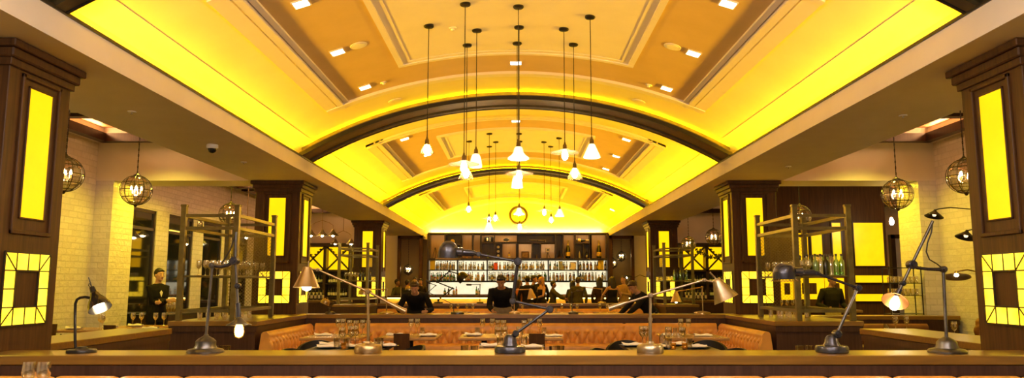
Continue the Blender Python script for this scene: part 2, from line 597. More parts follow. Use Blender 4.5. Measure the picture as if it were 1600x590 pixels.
for s, nm in ((-1, 'left'), (1, 'right')):
    aisle_ceiling(s, 'ceiling_' + nm, 7.8, -4.5, 13.9, 4.10, ((2.0, 5.0), (6.5, 10.9), (11.5, 13.6)), ORANGEP)
    aisle_ceiling(s, 'ceiling_far_' + nm, 7.8 if s < 0 else 12.4, 14.7, 27.6, 4.10, ((15.0, 17.4), (18.0, 20.2), (20.8, 23.4), (24.2, 27.2)), ORANGEP)
    aisle_ceiling(s, 'ceiling_end_' + nm, 7.8 if s < 0 else 12.4, 28.2, 31.0, 4.10, ((28.6, 30.0),), ORANGEP)

# side walls: glazed brick up to the cross walls, windows behind them on the left
struct(MB().box(-WALLX - 0.3, -WALLX, -4.5, 14.7, 0, 4.1).build('wall_left', BRICK, smooth=0))
struct(MB().box(WALLX, WALLX + 0.3, -4.5, 14.7, 0, 4.1).build('wall_right', BRICK, smooth=0))
# cross walls in line with the second columns: plaster header over a wide opening, brick jamb
for s, nm in ((-1, 'left'), (1, 'right')):
    x0, x1 = sorted((s * 4.82, s * WALLX))
    struct(MB().box(x0, x1, 13.9, 14.7, SOFF_Z + 0.005, 4.2).build('wall_header_' + nm, CREAM, smooth=0))
    x0, x1 = sorted((s * 7.47, s * WALLX))
    struct(MB().box(x0, x1, 13.9, 14.7, 0, SOFF_Z + 0.005).build('wall_jamb_' + nm, BRICK, smooth=0))

# left window wall beyond
WIN = ((14.80, 16.35), (16.95, 18.25), (18.85, 20.05), (20.75, 22.0))
mb = MB()
ys = 14.7
for (a, b) in WIN:
    mb.box(-WALLX - 0.35, -WALLX, ys, a, 0, 4.1)
    mb.box(-WALLX - 0.35, -WALLX, a, b, 3.05, 4.1)
    mb.box(-WALLX - 0.35, -WALLX, a, b, 0, 0.35)
    ys = b
mb.box(-WALLX - 0.35, -WALLX, ys, 31.0, 0, 4.1)
struct(mb.build('wall_far_left', BRICK, smooth=0))
for i, (a, b) in enumerate(WIN):
    m2 = MB()
    x0, x1 = -WALLX - 0.10, -WALLX - 0.02
    m2.box(x0, x1, a, a + 0.06, 0.35, 3.05); m2.box(x0, x1, b - 0.06, b, 0.35, 3.05)
    m2.box(x0, x1, a, b, 0.35, 0.41); m2.box(x0, x1, a, b, 2.99, 3.05); m2.box(x0, x1, a, b, 2.62, 2.68)
    w = struct(m2.build('window_%d' % (i + 1), DARKW, smooth=0))
    MB().box(-WALLX - 0.07, -WALLX - 0.05, a + 0.03, b - 0.03, 0.38, 3.02).build('pane', NIGHT, w, smooth=0)

# walls above the wine racks at the end of the aisles
struct(MB().box(-WALLX, -4.95, 27.6, 28.2, 2.98, 4.2).build('wall_rack_left', CREAM, smooth=0))
struct(MB().box(4.95, 12.4, 27.6, 28.2, 2.98, 4.2).build('wall_rack_right', CREAM, smooth=0))
struct(MB().box(12.4, 12.6, 14.7, 31, 0, 4.2).build('wall_outer_right', CREAM, smooth=0))
struct(MB().box(WALLX + 0.3, 12.4, 14.5, 14.7, 0, 4.2).build('wall_room_right', CREAM, smooth=0))

# piers and framed openings either side of the bar
for s, nm, j in ((-1, 'left', 1), (1, 'right', 2)):
    x0, x1 = sorted((s * 4.66, s * 4.95))
    struct(MB().box(*sorted((s * 4.62, s * 7.8)), 29.55, 29.75, 0, 3.4).build('wall_bar_' + nm, CREAM, smooth=0))
    mb = MB()
    xi, xo = s * 3.62, s * 4.60
    q = sorted((xi, xi + s * 0.14)); mb.box(q[0], q[1], 29.4, 29.62, 0, 3.42, 0.01)
    q = sorted((xo - s * 0.12, xo)); mb.box(q[0], q[1], 29.4, 29.62, 0, 3.42, 0.01)
    q = sorted((xi, xo)); mb.box(q[0], q[1], 29.4, 29.62, 3.26, 3.42, 0.01)
    d = struct(mb.build('door_%d' % j, WALNUT, smooth=0))

# ------------------------------------------------------------------ lights
def area(name, loc, sx, sy, direction, energy, col, spread=PI):
    l = bpy.data.lights.new(name, 'AREA')
    l.shape = 'RECTANGLE'
    l.size, l.size_y = sx, sy
    l.energy = energy
    l.color = col
    l.spread = spread
    o = bpy.data.objects.new(name, l)
    C.objects.link(o)
    o.location = loc
    d = Vector(direction).normalized()
    z = -d
    y = Vector((0, 1, 0)) - z * z.y
    y.normalize()
    x = y.cross(z)
    o.matrix_world = Matrix.Translation(Vector(loc)) @ Matrix((x, y, z)).transposed().to_4x4()
    return o

def spot(name, loc, target, energy, col, ang=100, blend=0.6, size=0.06):
    l = bpy.data.lights.new(name, 'SPOT')
    l.energy = energy; l.color = col
    l.spot_size = R(ang); l.spot_blend = blend; l.shadow_soft_size = size
    o = bpy.data.objects.new(name, l)
    C.objects.link(o)
    o.location = loc
    o.rotation_euler = (Vector(target) - Vector(loc)).to_track_quat('-Z', 'Y').to_euler()
    return o

def point(name, loc, energy, col, size=0.05):
    l = bpy.data.lights.new(name, 'POINT')
    l.energy = energy; l.color = col; l.shadow_soft_size = size
    o = bpy.data.objects.new(name, l)
    C.objects.link(o)
    o.location = loc
    return o

YEL = (1.0, 0.53, 0.0)
COVE = 66
for s in (-1, 1):
    for (y0, y1, f) in ((-2.0, 5.0, 0.8), (5.9, 12.5, 1.0), (13.35, 20.55, 1.6), (21.35, 30.1, 2.5)):
        e = COVE * f * (y1 - y0) / 7.0
        area('cove_strip', (s * 3.87, (y0 + y1) / 2, 3.60), 0.10, y1 - y0, (-s * 1.0, 0, 0.8), e * 0.48, YEL)
        area('cove_strip', (s * 3.80, (y0 + y1) / 2, 3.615), 0.06, y1 - y0, (-s * 1.0, 0, 0.42), e * 0.85, YEL, R(75))
# white strip on top of the bar shelving washing the end wall
area('bar_wash', (0, 30.05, 3.60), 6.9, 0.10, (0, 0.35, 1), 230, (1.0, 0.60, 0.0))
area('bar_wash_core', (0, 30.2, 3.585), 6.9, 0.04, (0, 0.8, 0.6), 11, (1.0, 0.80, 0.45))

WARM = (1.0, 0.76, 0.07)
COOL = (1.0, 0.88, 0.84)
# added unseen fill points and spots around the camera, with no fixtures
for x in (-1.6, 0, 1.6):
    for y in (0.4, 2.4):
        point('added_fill_point', (x, y, 3.35), 44, COOL, 0.12)
for x in (-2.2, 2.2):
    spot('added_fill_spot', (x, 2.0, 4.2), (x, 3.2, 0), 60, COOL, 130)
# spots without fixtures, added to brighten the aisles
for s in (-1, 1):
    for y in (1.5, 6.0, 9.5, 12.8):
        spot('added_aisle_fill', (s * 6.3, y, 4.05), (s * 6.4, y + 0.3, 0), 85, WARM, 130)
    for y in (16.2, 19.3, 25.0):
        spot('added_far_aisle_fill', (s * 6.3, y, 4.0), (s * 6.3, y, 0), 105, (1.0, 0.74, 0.04), 140)

# lit yellow strip let into the underside of each header
for s in (-1, 1):
    area('header_strip', (s * 6.15, 14.45, SOFF_Z - 0.002), 2.5, 0.05, (0, 0, -1), 34, (1.0, 0.72, 0.02))
# strips hidden on top of the coffer frames
for (cx0, cx1, a, b, z) in COFF:
    for (x, dx) in ((cx0 + 0.03, 1), (cx1 - 0.03, -1)):
        area('coffer_strip', (x, (a + b) / 2, z + 0.15), 0.05, b - a - 0.3, (dx, 0, 0.25), 9, (1.0, 0.50, 0.20))
w = bpy.data.worlds.new('world')
bpy.context.scene.world = w
w.use_nodes = True
w.node_tree.nodes['Background'].inputs['Color'].default_value = (0.02, 0.018, 0.015, 1)
w.node_tree.nodes['Background'].inputs['Strength'].default_value = 0.5

sc = bpy.context.scene
sc.view_settings.view_transform = 'Standard'
sc.view_settings.look = 'None'
sc.view_settings.exposure = 1.0
sc.view_settings.gamma = 1.0
sc.view_settings.use_curve_mapping = False
sc.cycles.use_denoising = True
sc.cycles.max_bounces = 8
sc.cycles.transparent_max_bounces = 24
sc.cycles.caustics_reflective = False
sc.cycles.caustics_refractive = False
sc.cycles.sample_clamp_indirect = 4.0

# ------------------------------------------------------------------ columns
def tile_ring(mb_tile, mb_came, half, t, M):
    """square ring of lit tiles: two tiles a side, corners cut on the diagonal"""
    inner = half * 0.50
    def slab(poly):
        c = Vector((sum(p[0] for p in poly) / len(poly), sum(p[1] for p in poly) / len(poly)))
        q = [tuple(c + (Vector(p) - c) * 0.985) for p in poly]
        mb_tile.prism(q, t, M)
    for r in range(4):
        a = r * PI / 2
        def rot(p):
            return (p[0] * math.cos(a) - p[1] * math.sin(a), p[0] * math.sin(a) + p[1] * math.cos(a))
        for (x0, x1) in ((-inner, 0), (0, inner)):
            slab([rot(p) for p in ((x0, inner), (x1, inner), (x1, half), (x0, half))])
        slab([rot(p) for p in ((inner, inner), (half, half), (inner, half))])
        slab([rot(p) for p in ((inner, inner), (half, inner), (half, half))])
        def line(p, q, wd=0.010):
            A, B = M @ Vector((*rot(p), t)), M @ Vector((*rot(q), t))
            mb_came.bar(A, B, wd, wd)
        line((0, inner), (0, half)); line((inner, inner), (inner, half)); line((inner, inner), (half, inner)); line((inner, inner), (half, half))
        line((-half, half), (half, half), 0.014); line((-inner, inner), (inner, inner), 0.014)

def make_column(x, y, label):
    root = thing('column', label, 'column', (x, y, 0))
    root['kind'] = 'thing'
    h = 0.41
    top = SOFF_Z
    MB().box(-h, h, -h, h, 0.0, top + 0.02, 0.006).build('shaft', WALNUT, root, smooth=0)
    m = MB()
    m.box(-h - .025, h + .025, -h - .025, h + .025, top - 0.20, top - 0.13, 0.006)
    m.box(-h - .055, h + .055, -h - .055, h + .055, top - 0.14, top - 0.06, 0.012)
    m.box(-h - .085, h + .085, -h - .085, h + .085, top - 0.065, top - 0.002, 0.008)
    m.build('cornice', WALNUT, root, smooth=0)
    MB().box(-h - .02, h + .02, -h - .02, h + .02, 0, 0.14, 0.008).build('plinth', WALNUT, root, smooth=0)
    for f in range(4):
        M = Matrix.Rotation(f * PI / 2, 4, 'Z') @ Matrix.Translation((0, -h, 0)) @ Matrix.Rotation(PI / 2, 4, 'X')
        # local x right, y up, z out of the face
        m = MB()
        m.box(-0.15, 0.15, 2.00, 3.06, -0.004, 0.006, 0, M)
        m.build('lit_panel', YELLOW, root, smooth=0)
        m = MB()
        for (a, b, c, d) in ((-0.26, -0.225, 1.86, 3.16), (0.225, 0.26, 1.86, 3.16), (-0.26, 0.26, 3.125, 3.16), (-0.26, 0.26, 1.86, 1.895)):
            m.box(a, b, c, d, -0.004, 0.022, 0.006, M)
        for (a, b, c, d) in ((-0.165, -0.15, 1.985, 3.075), (0.15, 0.165, 1.985, 3.075), (-0.165, 0.165, 3.06, 3.075), (-0.165, 0.165, 1.985, 2.00)):
            m.box(a, b, c, d, -0.004, 0.014, 0.003, M)
        m.build('panel_moulding', WALNUT, root, smooth=0)
        mt, mc = MB(), MB()
        M2 = M @ Matrix.Translation((0, 1.425, 0))
        tile_ring(mt, mc, 0.29, 0.008, M2)
        lt = mt.build('lit_tile_panel', YELLOWB, root, smooth=0)
        mc.build('tile_lattice', DARKBR, lt, smooth=0)
    return root
for s, side in ((-1, 'left'), (1, 'right')):
    nm = {-1: 'left', 1: 'right'}[s]
    make_column(s * 4.41, 6.21, 'nearest dark wood column with yellow lit panels on the %s, cut by the frame' % nm)
    make_column(s * 4.41, 14.31, 'dark wood column with yellow lit panels behind the large shelf unit on the %s' % nm)
    make_column(s * 4.41, 22.91, 'dark wood column with yellow lit panels, farthest on the %s, nearest the bar' % nm)
# ================================================================== CEILING FITTINGS
GLOWB = mat('glowing_filament_bulb', (1, 0.85, 0.6), 0.2, emit=(1.0, 0.76, 0.44), estr=62.0)
GLOWS = mat('glowing_candle_bulb', (1, 0.85, 0.6), 0.2, emit=(1.0, 0.72, 0.36), estr=22.0)
FADE = frosted('pale_glass_shade', (0.50, 0.34, 0.20), 0.45)
AMBS = frosted('amber_glass_shade', (0.60, 0.36, 0.11), 0.62)

def bulb_prof(s=1.0):
    return [(0, -0.075 * s), (0.016 * s, -0.072 * s), (0.027 * s, -0.055 * s), (0.031 * s, -0.035 * s), (0.028 * s, -0.010 * s), (0.019 * s, 0.015 * s), (0.014 * s, 0.03 * s), (0, 0.032 * s)]

def shell(prof, t):
    """turn an outline into a thin closed wall"""
    inner = [(max(r - t, 0.0005), z) for r, z in prof]
    return prof + inner[::-1]

def pendant_parts(root, kind, drop):
    """root at the ceiling; shade reference point at -drop"""
    MB().lathe([(0, 0.03), (0.062, 0.03), (0.064, -0.006), (0.055, -0.016), (0.012, -0.022), (0, -0.022)], 18).build('canopy', BLACKM, root)
    MB().cyl((0, 0, -0.02), (0, 0, -drop + 0.075), 0.0055, 6).build('cord', CORD, root)
    sk = MB()
    sk.lathe([(0, 0.10), (0.008, 0.10), (0.014, 0.075), (0.024, 0.06), (0.026, 0.02), (0.030, 0.012), (0.030, 0.0), (0, 0.0)], 14, Matrix.Translation((0, 0, -drop)))
    sk.build('socket', BRONZE, root)
    T = Matrix.Translation((0, 0, -drop))
    b = 1.25
    if kind == 'disc':
        MB().lathe(shell([(0.03, 0.012), (0.055, 0.0), (0.11, -0.018), (0.175, -0.030), (0.178, -0.036)], 0.004), 32, T, True).build('glass_shade', FADE, root)
        MB().lathe(bulb_prof(b), 14, T @ Matrix.Translation((0, 0, -0.035))).build('bulb', GLOWB, root)
    elif kind == 'cone':
        MB().lathe(shell([(0.03, 0.01), (0.034, 0.0), (0.105, -0.135), (0.108, -0.14)], 0.004), 28, T, True).build('glass_shade', AMBS, root)
        MB().lathe(bulb_prof(b), 14, T @ Matrix.Translation((0, 0, -0.035))).build('bulb', GLOWB, root)
    elif kind == 'bare':
        MB().lathe(shell([(0.03, 0.01), (0.036, 0.0), (0.08, -0.095), (0.083, -0.10)], 0.003), 24, T, True).build('glass_shade', AMBS, root)
        MB().lathe(bulb_prof(b), 14, T @ Matrix.Translation((0, 0, -0.035))).build('bulb', GLOWB, root)
    elif kind == 'opal_cone':
        MB().lathe(shell([(0.032, 0.008), (0.038, 0.0), (0.098, -0.135), (0.102, -0.155)], 0.006), 28, T, True).build('opal_shade', OPAL, root)
        MB().lathe(bulb_prof(1.0), 14, T @ Matrix.Translation((0, 0, -0.045))).build('bulb', GLOWB, root)
    elif kind == 'opal_bell':
        MB().lathe(shell([(0.030, 0.006), (0.045, -0.005), (0.062, -0.045), (0.072, -0.10), (0.078, -0.165)], 0.006), 28, T, True).build('opal_shade', OPAL, root)
        MB().lathe(bulb_prof(1.0), 14, T @ Matrix.Translation((0, 0, -0.045))).build('bulb', GLOWB, root)
    elif kind == 'opal_fluted':
        pr = shell([(0.032, 0.006), (0.046, -0.008), (0.058, -0.06), (0.078, -0.09), (0.112, -0.115), (0.118, -0.14)], 0.006)
        n = 48
        rows = []
        for (r, z) in pr + [pr[0]]:
            rows.append([Vector((r * (1 + (0.06 if r > 0.07 else 0.02) * math.cos(8 * 2 * PI * j / n)) * math.cos(2 * PI * j / n), r * (1 + (0.06 if r > 0.07 else 0.02) * math.cos(8 * 2 * PI * j / n)) * math.sin(2 * PI * j / n), z - drop)) for j in range(n)])
        MB().grid(rows, True).build('opal_shade', OPAL, root)
        MB().lathe(bulb_prof(1.2), 14, T @ Matrix.Translation((0, 0, -0.07))).build('bulb', GLOWB, root)

KIND_TEXT = {'disc': 'pendant lamp with clear glass disc shade', 'cone': 'pendant lamp with amber glass cone shade', 'bare': 'pendant lamp with small clear glass cone',
             'opal_cone': 'pendant lamp with white opal cone shade', 'opal_bell': 'pendant lamp with white opal bell shade', 'opal_fluted': 'pendant lamp with fluted white opal shade'}
PEND = [
    # canopy pixel, socket-bottom pixel row, kind, where
    (670, 41, 226, 'bare', 'far left of the nearest cluster'),
    (727, 7, 252, 'disc', 'left part of the nearest cluster'),
    (730, 71, 263, 'cone', 'left part of the nearest cluster, hanging lowest there'),
    (745, 48, 241, 'opal_bell', 'left part of the nearest cluster'),
    (810, 11, 230, 'opal_fluted', 'middle of the nearest cluster'),
    (811, 43, 267, 'disc', 'middle of nearest cluster, below the fluted one'),
    (808, 68, 274, 'opal_bell', 'middle of the nearest cluster, behind the glass disc'),
    (881, 46, 234, 'disc', 'right part of the nearest cluster'),
    (896, 70, 263, 'cone', 'right part of the nearest cluster'),
    (922, 27, 226, 'opal_cone', 'far right of the nearest cluster'),
]
PEND2 = [
    (733, 221, 322, 'bare', 'far left of the far cluster'),
    (764.6, 209, 348, 'opal_cone', 'left part of the far cluster, hanging lowest'),
    (764.6, 229, 339, 'disc', 'left of the far cluster, above a white cone'),
    (774.6, 222, 336, 'cone', 'left part of the far cluster'),
    (811, 209, 325, 'opal_fluted', 'in front of the clock, far cluster'),
    (812, 221, 350, 'disc', 'just below the clock, far cluster'),
    (850, 222, 327, 'disc', 'right part of the far cluster'),
    (860.5, 229, 339, 'bare', 'right of the far cluster, hanging lowest there'),
    (873.7, 216, 327, 'opal_cone', 'far right of the far cluster'),
]
for lst in (PEND, PEND2):
    for (px, py, sy, kind, where) in lst:
        p = on_vault(px, py, R_CEIL - 0.045)
        q = at(px, sy, p.y)
        root = thing('pendant_lamp', '%s, %s' % (KIND_TEXT[kind], where), 'pendant lamp', p, 0, 'pendant lamps in the nearest cluster' if lst is PEND else 'pendant lamps in the far cluster')
        pendant_parts(root, kind, p.z - q.z)

def vault_fit(name, label, cat, px, py, group, r=R_CEIL, roll=True):
    p = on_vault(px, py, r)
    o = thing(name, label, cat, p, 0, group)
    o.rotation_euler = (0, math.atan2(p.x, math.sqrt(r * r - p.x * p.x)), 0)
    return o

DL = [(470, 4, 'nearest in the left row of three'), (527, 80, 'middle one of the left row of three'), (570, 135, 'farthest of the left row of three'),
      (1138, 4, 'nearest in the right row of three'), (1084, 82, 'middle one of the right row of three'), (1042, 137, 'farthest of the right row of three'),
      (806, 97, 'behind the middle pendant cords, before the first dark arch'), (806, 188, 'behind the middle pendant cords, beyond the first dark arch'),
      (632, 216, 'left of the second bay, nearer one'), (668, 241, 'left of the second bay, farther one'),
      (979, 217, 'right of the second bay, nearest one'), (963, 243, 'right of the second bay, middle one'), (947, 263, 'right of the second bay, farthest one'), (957, 327, 'right of the last bay near the bar')]
for (px, py, where) in DL:
    near = py < 150
    o = vault_fit('recessed_downlight', 'square lit ceiling downlight, ' + where, 'ceiling light', px, py, 'square ceiling downlights')
    h = 0.078
    m = MB()
    for (a, b, c, d) in ((-h - .012, -h, -h - .012, h + .012), (h, h + .012, -h - .012, h + .012), (-h, h, -h - .012, -h), (-h, h, h, h + .012)):
        m.box(a, b, c, d, -0.022, 0.03)
    m.build('frame', TRIMP, o, smooth=0)
    m = MB()
    m.box(-h, h, -h, h, -0.012, 0.0)
    m.build('lens', DOWNL, o, smooth=0)
for (px, py, where) in ((560, 70, 'left of the nearest bay, beside the middle downlight'), (1051, 72, 'right of the nearest bay, beside the middle downlight'), (617, 157, 'left, just before the first dark arch'), (998, 158, 'right, just before the first dark arch')):
    o = vault_fit('ceiling_speaker', 'round white ceiling speaker, ' + where, 'speaker', px, py, 'round ceiling speakers')
    MB().lathe([(0, -0.010), (0.085, -0.012), (0.10, -0.016), (0.112, -0.012), (0.114, 0.03), (0, 0.03)], 28).build('rim', TRIMP, o)
    MB().lathe([(0, -0.018), (0.082, -0.0165), (0.082, -0.008), (0, -0.008)], 28).build('grille', CREAM, o)
for (px, py, where, r) in ((707, 43, 'on the pale centre panel between pendant canopies', R_CEIL - 0.03), (599, 128, 'left of the nearest bay by the farthest downlight', R_CEIL), (1014, 132, 'right of the nearest bay by the farthest downlight', R_CEIL)):
    o = vault_fit('smoke_detector', 'small round white detector ' + where, 'detector', px, py, None, r)
    MB().lathe([(0, 0.02), (0.05, 0.02), (0.052, -0.012), (0.044, -0.02), (0, -0.02)], 20).build('base', TRIMP, o)
    MB().lathe([(0, -0.018), (0.026, -0.018), (0.022, -0.042), (0, -0.045)], 16).build('sensor', WHITE, o)

# sprinkler heads and the security camera on the beam undersides
for (px, py, where) in ((206, 174, 'left beam near its nearest column'), (381, 253, 'left beam just before the second column'), (1411, 180, 'right beam near its nearest column'), (1232, 260, 'right beam just before the second column')):
    p = atz(px, py, SOFF_Z)
    o = thing('sprinkler_head', 'small white sprinkler cover under the ' + where, 'sprinkler', p)
    MB().lathe([(0, 0.01), (0.045, 0.01), (0.045, -0.008), (0.03, -0.012), (0, -0.012)], 18).build('cover_plate', WHITE, o)
    MB().lathe([(0, -0.01), (0.010, -0.01), (0.010, -0.03), (0.018, -0.034), (0, -0.036)], 12).build('nozzle', NICKEL, o)
p = atz(332, 226, SOFF_Z)
o = thing('security_camera', 'white dome security camera with dark glass under the left beam', 'camera', p)
MB().lathe([(0, 0.005), (0.075, 0.005), (0.078, -0.04), (0.070, -0.055), (0, -0.055)], 24).build('housing', WHITE, o)
MB().lathe([(0.058, -0.05), (0.056, -0.075), (0.044, -0.100), (0.022, -0.114), (0, -0.118)], 24).build('dome', mat('smoked_dome', (0.01, 0.01, 0.01), 0.08), o)

# ------------------------------------------------------------------ caged globe pendants
def globe(px, py, Y, label, rad=0.25, top=4.10):
    p = at(px, py, Y)
    z0 = p.z
    root = thing('caged_globe_pendant', label, 'pendant lamp', (p.x, p.y, top), 0, 'caged globe pendants')
    c = Vector((0, 0, z0 - top))
    MB().lathe([(0, 0.01), (0.07, 0.01), (0.07, -0.02), (0, -0.03)], 16).build('canopy', BLACKM, root)
    # chain of links down to the cap
    m = MB()
    L = -(c.z + rad + 0.02)
    nl = max(4, int(L / 0.05))
    for i in range(nl):
        zz = -0.02 - (L - 0.02) * (i + 0.5) / nl
        hl = (L / nl) * 0.62
        ring = [Vector(((0.009 * math.cos(t)) * (i % 2), (0.009 * math.cos(t)) * (1 - i % 2), zz + hl * math.sin(t))) for t in [2 * PI * j / 8 for j in range(8)]]
        m.tube(ring, 0.0035, 5, closed=True)
    m.cyl((0, 0, 0), (0, 0, c.z + rad), 0.004, 5)
    m.build('chain', BLACKM, root)
    m = MB()
    nm, npar = 10, 6
    for j in range(nm):
        a = 2 * PI * j / nm
        m.tube([c + Vector((rad * math.sin(t) * math.cos(a), rad * math.sin(t) * math.sin(a), rad * math.cos(t))) for t in [PI * (0.06 + 0.88 * i / 14) for i in range(15)]], 0.0055, 5)
    for i in range(1, npar):
        t = PI * i / npar
        m.tube([c + Vector((rad * math.sin(t) * math.cos(a), rad * math.sin(t) * math.sin(a), rad * math.cos(t))) for a in [2 * PI * j / 30 for j in range(30)]], 0.0055, 5, closed=True)
    m.lathe([(0, rad + 0.045), (0.018, rad + 0.04), (0.03, rad + 0.02), (0.06, rad + 0.005), (0.062, rad - 0.012), (0, rad - 0.012)], 14, Matrix.Translation(c))
    m.lathe([(0, -rad - 0.035), (0.015, -rad - 0.03), (0.03, -rad - 0.005), (0.05, -rad + 0.008), (0, -rad + 0.01)], 14, Matrix.Translation(c))
    m.build('cage', DARKBR, root)
    MB().sphere(c, rad - 0.008, 20, 12).build('glass_globe', GLASS, root)
    m = MB()
    m.cyl(c + Vector((0, 0, rad)), c + Vector((0, 0, -0.06)), 0.006, 6)
    for j in range(4):
        a = 2 * PI * j / 4 + 0.4
        m.tube([c + Vector((0, 0, -0.055)), c + Vector((0.05 * math.cos(a), 0.05 * math.sin(a), -0.075)), c + Vector((0.075 * math.cos(a), 0.075 * math.sin(a), -0.05))], 0.006, 6)
        m.cyl(c + Vector((0.075 * math.cos(a), 0.075 * math.sin(a), -0.055)), c + Vector((0.075 * math.cos(a), 0.075 * math.sin(a), 0.0)), 0.011, 8)
    m.build('lamp_cluster', BRASS, root)
    for j in range(4):
        a = 2 * PI * j / 4 + 0.4
        MB().lathe([(0, 0), (0.012, 0.004), (0.018, 0.022), (0.014, 0.045), (0.005, 0.066), (0, 0.072)], 10, Matrix.Translation(c + Vector((0.075 * math.cos(a), 0.075 * math.sin(a), 0.0)))).build('candle_bulb', GLOWS, root)
    return root
globe(213, 297, 12.5, 'caged glass globe pendant with candle bulbs, nearest on the left, before the header')
globe(101, 272, 10.6, 'caged glass globe pendant half hidden behind the nearest left column')
globe(300, 352, 18.6, 'caged glass globe pendant over the left dining area, lower and farther one')
globe(360, 335, 16.6, 'caged glass globe pendant behind the left shelf unit, beside its tall post')
globe(1402, 303, 12.5, 'caged glass globe pendant with candle bulbs, nearest on the right, before the header')
globe(1508, 275, 10.8, 'caged glass globe pendant half hidden behind the nearest right column')
globe(1250, 338, 16.8, 'caged glass globe pendant behind the right shelf unit')
globe(1076, 381, 25.6, 'caged glass globe pendant beside the farthest right column, farther of two')
globe(1115, 370, 23.2, 'caged glass globe pendant between the two right columns, nearer of two')
globe(638, 421, 30.3, 'caged glass globe pendant inside the framed opening left of the bar', 0.2, 3.4)
globe(971, 400, 30.3, 'caged glass globe pendant inside the framed opening right of the bar, higher one', 0.19, 3.4)
globe(958, 411, 30.5, 'caged glass globe pendant inside the framed opening right of the bar, lower one', 0.19, 3.4)

# metal cone shade clusters in the left aisle
def cone_cluster(px, py, Y, n, label, dx):
    p = at(px, py, Y)
    top = 4.10
    root = thing('cone_shade_pendant', label, 'pendant lamp', (p.x, p.y, top), 0, 'metal cone pendants in the left aisle')
    zc = p.z - top
    MB().lathe([(0, 0.01), (0.08, 0.01), (0.08, -0.02), (0, -0.03)], 16).build('canopy', BLACKM, root)
    m = MB()
    m.cyl((0, 0, 0), (0, 0, zc + 0.42), 0.008, 6)
    for i in range(n):
        x = (i - (n - 1) / 2) * dx
        m.tube([(0, 0, zc + 0.42), (x * 0.6, 0, zc + 0.36), (x, 0, zc + 0.28), (x, 0, zc + 0.16)], 0.007, 6)
    m.build('stem', BRASS, root)
    for i in range(n):
        x = (i - (n - 1) / 2) * dx
        T = Matrix.Translation((x, 0.02 * (i % 2), zc))
        sh = MB().lathe(shell([(0.03, 0.17), (0.04, 0.14), (0.07, 0.09), (0.15, 0.02), (0.155, 0.0)], 0.005), 24, T, True).build('cone_shade', NICKEL, root)
        MB().lathe(bulb_prof(1.2), 12, T @ Matrix.Translation((0, 0, 0.06))).build('bulb', GLOWB, sh)
cone_cluster(503, 368, 20.5, 3, 'hanging cluster of three metal cone shades beside the second left column', 0.30)
cone_cluster(536, 381, 24.0, 2, 'hanging pair of metal cone shades before the farthest left column', 0.50)
cone_cluster(385, 371, 18.2, 1, 'single wide metal cone pendant seen through the left shelf unit', 0.2)

# ------------------------------------------------------------------ clock on the end wall
p = at(810, 336.5, END_Y)
o = thing('wall_clock', 'round wall clock with wide bronze rim high above the bar', 'clock', (p.x, END_Y - 0.002, p.z))
Mx = Matrix.Rotation(PI / 2, 4, 'X')
MB().lathe([(0.29, 0.0), (0.385, 0.0), (0.39, 0.04), (0.36, 0.07), (0.31, 0.06), (0.29, 0.03)], 40, Mx, True).build('rim', DARKBR, o)
MB().lathe([(0, 0.005), (0.30, 0.005), (0.30, 0.02), (0, 0.02)], 40, Mx).build('dial', mat('clock_dial', (0.75, 0.62, 0.30), 0.5), o)
for h in range(12):
    a = h * PI / 6
    d = Vector((math.sin(a), 0, math.cos(a)))
    m = MB()
    m.bar(d * 0.215 + Vector((0, -0.022, 0)), d * 0.268 + Vector((0, -0.022, 0)), 0.014, 0.006)
    m.build('hour_mark', BLACK, o, smooth=0)
for nm, a, L, wd in (('hour_hand', R(236), 0.15, 0.022), ('minute_hand', R(268), 0.22, 0.016)):
    d = Vector((math.sin(a), 0, math.cos(a)))
    MB().bar(d * -0.03 + Vector((0, -0.03, 0)), d * L + Vector((0, -0.03, 0)), wd, 0.006).build(nm, BLACK, o, smooth=0)
# ================================================================== PARTITIONS AND BANQUETTES
def partition(name, label, x0, x1, y0, y1, top=LEDGE_Z, axis='X'):
    c = Vector(((x0 + x1) / 2, (y0 + y1) / 2, 0))
    root = thing(name, label, 'partition', c)
    X0, X1, Y0, Y1 = x0 - c.x, x1 - c.x, y0 - c.y, y1 - c.y
    MB().box(X0, X1, Y0, Y1, top - 0.070, top, 0.006).build('ledge_top', LEDGE, root, smooth=0)
    MB().box(X0 + 0.012, X1 - 0.012, Y0 + 0.012, Y1 - 0.012, top - 0.150, top - 0.074).build('apron', WALNUT_X, root, smooth=0)
    MB().box(X0 + 0.03, X1 - 0.03, Y0 + 0.03, Y1 - 0.03, 0.0, top - 0.150).build('body', WALNUT_X, root, smooth=0)
    return root
partition('partition', 'long dark wood partition with glossy ledge nearest the camera, holding seven large lamps', -3.98, 3.98, 5.62, 6.08)
partition('partition', 'long wood partition ledge behind the tufted orange banquette in the middle', -3.98, 3.98, 13.55, 14.02)
partition('partition', 'far wood partition with ledge in front of the bar', -3.98, 3.98, 21.95, 22.40)
for s, nm in ((-1, 'left'), (1, 'right')):
    x0, x1 = sorted((s * 3.70, s * 4.98))
    partition('low_cabinet', 'low wood cabinet wall under the large shelf unit on the %s' % nm, x0, x1, 10.95, 13.53)['category'] = 'cabinet'
    x0, x1 = sorted((s * 4.05, s * 4.98))
    partition('low_cabinet', 'low wood cabinet wall under the far shelf unit on the %s' % nm, x0, x1, 20.70, 22.45)['category'] = 'cabinet'
    x0, x1 = sorted((s * 4.30, s * 4.98))
    partition('low_cabinet', 'low wood wall running back from the nearest %s column' % nm, x0, x1, 6.72, 9.6, 0.92)['category'] = 'cabinet'

def tuft(u, v, a=0.165, b=0.145):
    p, q = u / a + v / (2 * b), u / a - v / (2 * b)
    return (abs(math.sin(PI * p)) * abs(math.sin(PI * q))) ** 0.5

